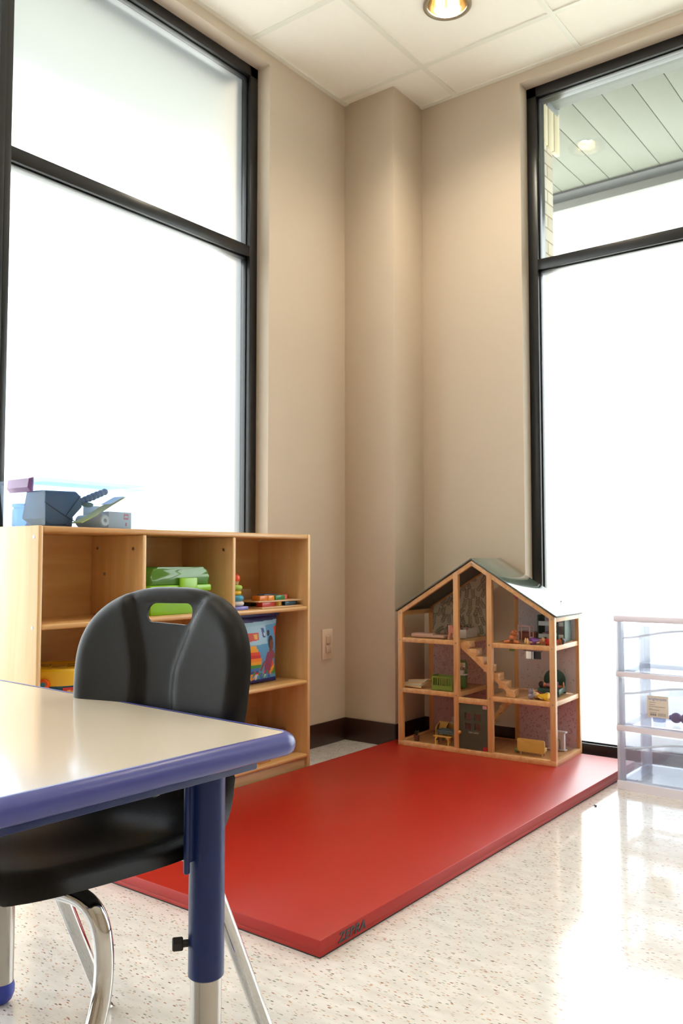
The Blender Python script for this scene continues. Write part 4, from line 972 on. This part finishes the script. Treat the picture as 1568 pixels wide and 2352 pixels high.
q = MB(); q.box(-.03, -.025, -.012, .012, 0, .045, .001); q.box(.025, .03, -.012, .012, 0, .045, .001); q.box(-.03, .03, -.012, .012, .022, .027, .001); q.box(-.025, .025, .010, .013, .0, .044, .001); q.obj('frame', C('toy_brown', 140, 92, 62), T)
T = hthing('toy_bed', 'white toy box bed in the middle of the top dollhouse floor', 'toy furniture', .238, .165, F3)
q = MB()
for a_ in ((-.036, .036, -.055, -.051), (-.036, .036, .051, .055), (-.036, -.032, -.055, .055), (.032, .036, -.055, .055)): q.box(*a_, 0, .036, .001)
q.box(-.034, .034, -.053, .053, .004, .008); q.obj('box_frame', C('toy_white2', 208, 196, 186), T)
q = MB(); q.box(-.031, .031, -.05, .05, .008, .024, .004); q.obj('bedding', C('pink_bedding', 206, 160, 160), T)
for k, (x, y) in enumerate(((-.012, -.03), (.008, .0), (-.005, .03))):
    q = MB(); q.ball((0, 0, .008), .009, (1.2, 1, .9)); o = q.obj('pink_plush', C('plush_pink', 200, 150, 150, .9)); o.location = hw_(.238 + x, .165 + y, F3 + .0245); tag(o, ['tiny pink plush lump at the front of the white toy bed', 'tiny pink plush lump in the middle of the white toy bed', 'tiny pink plush lump at the back of the white toy bed'][k], 'toy', 'pink plush lumps in the toy bed')
# middle left room
T = hthing('toy_deck_chair', 'folded beige fabric toy tent lying flat on the middle left floor', 'toy furniture', .052, .055, F2, -.15)
cl = mat('beige_canvas', sr(200, 186, 160), .9, bump=(400, .3, .0008), mottle=.04)
q = MB(); q.prism([(-.045, -.02, .0), (.050, -.028, .003), (.054, .028, .024), (-.050, .024, .014)], (0, 0, .003)); q.prism([(-.046, -.018, .004), (.044, -.012, .010), (.052, .026, .032), (-.05, .026, .02)], (0, 0, .003)); q.obj('canvas', cl, T)
q = MB(); q.tube([(-.056, -.022, .003), (.058, -.028, .004)], .0024, 8); q.tube([(-.058, .0, .013), (.062, .0, .022)], .0024, 8); q.tube([(-.055, .026, .022), (.066, .03, .034)], .0024, 8); q.obj('poles', M['pine'], T)
T = hthing('toy_crib', 'green toy crib with slatted side on the middle left floor', 'toy furniture', .196, .060, F2, .02)
gn = C('toy_green', 118, 138, 58)
q = MB(); q.box(-.048, -.044, -.030, .030, 0, .062, .001); q.box(.044, .048, -.030, .030, 0, .062, .001)
for y in (-.030, .027):
    q.box(-.044, .044, y, y + .003, .0, .020); q.box(-.044, .044, y, y + .003, .050, .058)
    for k in range(9): q.box(-.044 + k * .0105, -.044 + k * .0105 + .0045, y, y + .003, .018, .052)
q.box(-.044, .044, -.027, .027, .010, .014); q.obj('crib_frame', gn, T)
T = hthing('toy_washstand', 'green toy washstand with mirror and white basin behind the crib', 'toy furniture', .232, .150, F2, .1)
q = MB(); q.box(-.020, .020, -.014, .014, 0, .054, .001); q.prism([(-.020, .010, .054), (.020, .010, .054), (.020, .010, .108), (.010, .010, .118), (-.010, .010, .118), (-.020, .010, .108)], (0, .004, 0)); q.obj('cabinet', C('toy_green2', 92, 120, 62), T)
q = MB(); q.box(-.013, .013, .008, .0095, .074, .106, .001); q.obj('mirror', mat('mirror_film', (.5, .42, .38), .15, .8, mottle=.02), T)
q = MB(); q.box(-.024, .024, -.018, .012, .054, .059, .001); q.box(-.014, .010, -.012, .008, .059, .075, .003); q.tube([(0, 0, .075), (0, 0, .084), (0, -.006, .086)], .0015, 8); q.obj('basin', C('toy_white3', 214, 208, 200), T)
# bottom left room
T = hthing('potted_plant', 'tiny dark green potted plant inside the lower left dollhouse room', 'toy plant', .074, .030, F1)
q = MB(); q.lathe([(.0105, 0), (.0135, .022), (.0135, .024), (.011, .024)], seg=18); q.obj('pot', C('toy_pot', 84, 48, 36), T)
q = MB()
for k in range(16):
    a_ = k * 2.4; t_ = .35 + .45 * (k % 4) / 3; d_ = Vector((math.cos(a_) * t_, math.sin(a_) * t_, 1)).normalized(); sd = d_.orthogonal().normalized() * .0028
    p0 = Vector((0, 0, .023)); p1 = p0 + d_ * .012; p2 = p0 + d_ * (.020 + .008 * (k % 3) / 2) - Vector((0, 0, .001))
    vs = [q.bm.verts.new(v) for v in (p0 - sd * .4, p0 + sd * .4, p1 + sd, p2, p1 - sd)]; q.bm.faces.new(vs)
q.obj('leaves', C('toy_leaf', 44, 76, 40), T)
yel = C('toy_yellow', 206, 164, 84); blu = C('toy_blue_grey', 92, 112, 116)
T = hthing('toy_armchair', 'yellow toy chair with a high back in the lower left room', 'toy furniture', .152, .118, F1)
q = MB(); q.box(-.024, .024, .014, .018, .0, .075, .003); q.box(-.024, .024, -.016, .016, .026, .030, .001)
for x in (-.024, .020): q.prism([(x, -.018, 0), (x, -.014, 0), (x, -.012, .055), (x, .015, .070), (x, .015, .064), (x, -.018, .050)], (.004, 0, 0))
q.obj('seat_frame', yel, T)
T = hthing('toy_table', 'blue grey toy table in the lower left dollhouse room', 'toy furniture', .206, .075, F1)
q = MB(); q.box(-.046, .046, -.028, .028, .048, .053, .001); q.box(-.042, .042, -.024, .024, .038, .048)
for x in (-.042, .036):
    for y in (-.026, .020): q.box(x, x + .006, y, y + .006, 0, .048)
q.obj('frame', blu, T)
T = hthing('toy_bench', 'yellow toy bench standing in front of the blue grey toy table', 'toy furniture', .203, .024, F1, -.02)
q = MB(); q.box(-.040, .040, -.010, .010, .032, .036, .001)
for x in (-.032, .027): q.box(x, x + .005, -.009, .009, 0, .032)
q.prism([(-.027, -.009, .032), (-.018, -.009, .032), (-.027, -.009, .021)], (0, .018, 0)); q.prism([(.027, -.009, .032), (.018, -.009, .032), (.027, -.009, .021)], (0, .018, 0)); q.obj('frame', yel, T)
T = hthing('toy_cooker', 'white topped yellow toy cooker behind the toy table', 'toy furniture', .190, .180, F1)
q = MB(); q.box(-.03, .03, -.018, .018, 0, .062, .001); q.obj('cabinet', yel, T)
q = MB(); q.box(-.032, .032, -.020, .018, .062, .066, .001); q.box(-.03, .03, .012, .018, .066, .088, .001); q.obj('worktop', C('toy_white4', 200, 194, 190), T)
# top right room
def doll(label, u, w, z, dress, hairc, skinc, rot, dress2=None, foot=None):
    T = hthing('doll', label, 'doll', u, w, z, rot)
    q = MB(); q.ball((-.045, 0, .012), .0125); q.ball((-.046, 0, .012), .012, (1, 1, 1)); q.tube([(-.036, 0, .011), (-.022, 0, .011)], .005, 10)
    for s_ in (-1, 1): q.tube([(-.028, s_ * .007, .010), (-.014, s_ * .017, .008), (.002, s_ * .020, .006)], [.0035, .003, .0028], 8)
    for s_ in (-1, 1): q.tube([(.0, s_ * .006, .008), (.030, s_ * .007, .007)], [.004, .0035], 8)
    q.obj('body', skinc, T)
    q = MB(); q.tube([(-.032, 0, .011), (-.018, 0, .011), (-.002, 0, .011), (.014, 0, .010), (.016, 0, .010)], [.008, .0095, .013, .0155, .013], 16); 
    for s_ in (-1, 1): q.tube([(-.029, s_ * .006, .011), (-.018, s_ * .014, .010)], [.006, .005], 8)
    q.obj('dress', dress, T)
    q = MB(); q.ball((-.050, 0, .013), .0135, (1, 1.05, 1)); q.obj('hair', hairc, T)
    for s_ in (-1, 1):
        q = MB(); q.ball((.036, s_ * .008, .013), .007, (.5, .75, 1.75), Matrix.Rotation(s_ * .12, 4, 'X')); q.obj('foot', foot or skinc, T)
    return T
crm = C('doll_cream', 226, 186, 132); brn = C('doll_brown', 176, 98, 52); dkh = C('doll_dark_hair', 50, 30, 26)
T = hthing('teddy_bear', 'brown wooden bear sitting at the front of the upper right room', 'toy', .520, .026, F3, .1)
q = MB(); q.ball((0, 0, .018), .0155, (1.15, .8, 1.15)); q.ball((.006, 0, .040), .0115, (1.15, .9, 1)); q.ball((.001, 0, .051), .004); q.ball((.013, 0, .050), .004); q.ball((.018, -.002, .038), .005, (1.2, 1, .8))
for s_ in (-1, 1): q.tube([(s_ * .012, -.004, .008), (s_ * .026, -.012, .006)], [.008, .0065], 10); q.ball((s_ * .027, -.013, .006), .0068)
q.obj('bear_body', C('bear_brown', 176, 98, 50, .55), T); q = MB(); q.ball((0, -.0125, .014), .0062, (1.3, .3, .8)); q.obj('belly_patch', C('bear_dark', 84, 40, 24), T)
T = hthing('toy_swing', 'pale pink toy frame behind the bear in the upper right room', 'toy furniture', .548, .095, F3)
q = MB()
for y in (-.018, .018):
    q.tube([(-.026, y, 0), (-.024, y, .072)], .0022, 8); q.tube([(.026, y, 0), (.024, y, .066)], .0022, 8)
for x in (-.024, .024): q.tube([(x, -.018, .066), (x, .018, .066)], .0018, 8)
q.tube([(-.026, -.018, .066), (.026, -.018, .064)], .0022, 8); q.tube([(-.026, .018, .066), (.026, .018, .064)], .0022, 8)
for z in (.022, .044): q.tube([(.025, -.018, z), (.025, .018, z)], .0018, 8)
q.obj('frame', C('swing_pink', 178, 140, 138), T)
T = hthing('toy_chest', 'reddish brown toy chest below the dotted wallpaper upstairs', 'toy furniture', .521, .205, F3)
q = MB(); q.box(-.038, .038, -.022, .022, 0, .030, .001); q.obj('body', C('chest_brown', 118, 56, 36), T); q = MB(); q.box(-.040, .040, -.024, .024, .030, .035, .001); q.obj('lid', C('chest_brown2', 128, 60, 40), T)
doll('doll with cream feet and a purple dress lying upstairs', .602, .052, F3, C('dress_purple', 128, 70, 150), dkh, crm, -2.2)
doll('doll with brown feet and a red dress lying upstairs', .664, .058, F3, C('dress_red', 186, 26, 30), dkh, brn, -2.4)
T = hthing('toy_bunk_bed', 'grey green toy bunk bed with ladder in the upper right corner', 'toy furniture', .622, .225, F3)
gg = C('toy_sage', 70, 96, 88); wt = C('toy_white5', 196, 208, 210)
for x in (-.060, .052): q = MB(); q.box(x, x + .006, -.040, .035, 0, .108, .002); q.obj('end_panel', [gg], T)
for z in (.012, .064):
    q = MB(); q.box(-.054, .052, -.038, .034, z, z + .005); q.box(-.054, .052, -.040, -.037, z, z + .018); q.obj('bunk_board', wt, T)
q = MB(); q.box(-.05, .048, -.034, .030, .017, .026, .003); q.obj('mattress', wt, T)
q = MB(); q.box(-.046, -.026, -.026, .022, .026, .035, .004); q.obj('pillow', C('pink_pillow', 186, 140, 160), T)
q = MB()
for x in (.006, .026): q.box(x, x + .005, -.047, -.041, .006, .100)
for k in range(4): q.box(.008, .029, -.046, -.042, .016 + k * .022, .024 + k * .022)
q.obj('ladder', gg, T)
# middle right room
T = hthing('toy_bear', 'small grey felt bear at the front of the middle right room', 'toy', .594, .030, F2)
q = MB(); q.ball((0, 0, .012), .0135, (1, .8, .95)); q.ball((.0, 0, .030), .010, (1.1, .9, 1)); q.ball((-.007, 0, .039), .0035); q.ball((.007, 0, .039), .0035); q.obj('bear_body', C('felt_grey', 142, 134, 150, .9), T)
q = MB(); q.tube([(.008, -.008, .020), (.020, -.012, .030)], .0015, 8); q.obj('arm', C('felt_pale', 196, 192, 200, .9), T)
doll('doll in a dark red dress lying behind the grey bear', .604, .088, F2, C('dress_maroon', 104, 46, 52), C('hair_blond', 206, 166, 110), crm, 2.7)
doll('doll in a bright yellow dress with cream feet lying downstairs', .648, .044, F2, C('dress_yellow', 240, 196, 30), C('hair_tan', 214, 176, 120), crm, -.35)
T = hthing('toy_bed', 'dark green toy bed with an arched headboard in the middle right room', 'toy furniture', .620, .190, F2, .12)
q = MB(); ar = [(-.045 + 0, 0), (.045, 0)] ; arc = [(.045 * math.cos(t_), .055 + .042 * math.sin(t_)) for t_ in np.linspace(0, PI, 16)]
dg = C('toy_dark_green', 50, 82, 72)
q.prism([(x, .050, z) for x, z in [(-.045, 0), (.045, 0)] + arc], (0, .006, 0), .001); q.obj('headboard', dg, T)
q = MB(); q.box(-.045, .045, -.060, .050, .008, .030, .002)
for x in (-.045, .039):
    q.box(x, x + .006, -.062, -.056, 0, .010)
q.obj('bed_box', dg, T)
d_ = doll('doll in a patterned dress lying on the dark green toy bed', .640, .165, F2 + .0305, C('dress_pattern', 150, 96, 110), dkh, brn, .35)
# bottom right room
T = hthing('toy_sofa', 'yellow toy sofa seen from behind in the lower right room', 'toy furniture', .585, .060, F1, .0)
q = MB(); q.box(-.062, .052, -.010, -.003, .012, .063, .0); 
q.bm.free(); q = MB(); q.prism([(x, -.010, z) for x, z in rrect(-.060, .054, .010, .062, .007, 5)], (0, .006, 0), .001); q.obj('back', yel, T)
q = MB(); q.box(-.055, .049, -.004, .032, .014, .030, .003); q.obj('seat_base', yel, T)
q = MB()
for x in (-.048, .040):
    for y in (-.007, .024): q.box(x, x + .004, y, y + .004, 0, .014)
q.obj('sofa_leg', yel, T)
q = MB(); q.ball((0, 0, .010), .011, (1.1, .8, .9)); o = q.obj('plush_green', C('plush_green', 120, 140, 76, .9)); o.location = hw_(.515, .070, F1 + .0005); tag(o, 'small green plush toy at the left end of the yellow toy sofa', 'toy')
q = MB(); q.ball((0, 0, .006), .008, (1.6, .9, .8)); o = q.obj('plush_pink', C('plush_pink2', 196, 150, 150, .9)); o.location = hw_(.562, .074, F1 + .0305); tag(o, 'small pink plush toy resting on the yellow toy sofa', 'toy')
T = hthing('toy_fireplace', 'white toy fireplace in the lower right dollhouse room', 'toy furniture', .632, .205, F1, .0)
wh = C('toy_white6', 206, 196, 200)
q = MB(); q.box(-.040, .040, -.012, .012, .0, .004, .001); q.box(-.034, .034, -.008, .010, .062, .070, .001); q.box(-.034, -.020, -.008, .010, .004, .062, .001); q.box(.018, .034, -.008, .010, .004, .062, .001); q.box(-.020, .018, -.008, .010, .046, .062, .001); q.box(-.020, .018, .002, .010, .004, .046); q.box(-.014, .013, -.0095, -.002, .004, .040, .001); q.obj('surround', wh, T)
q = MB(); q.box(-.042, .042, -.014, .012, .070, .077, .002); q.obj('mantel', wh, T)
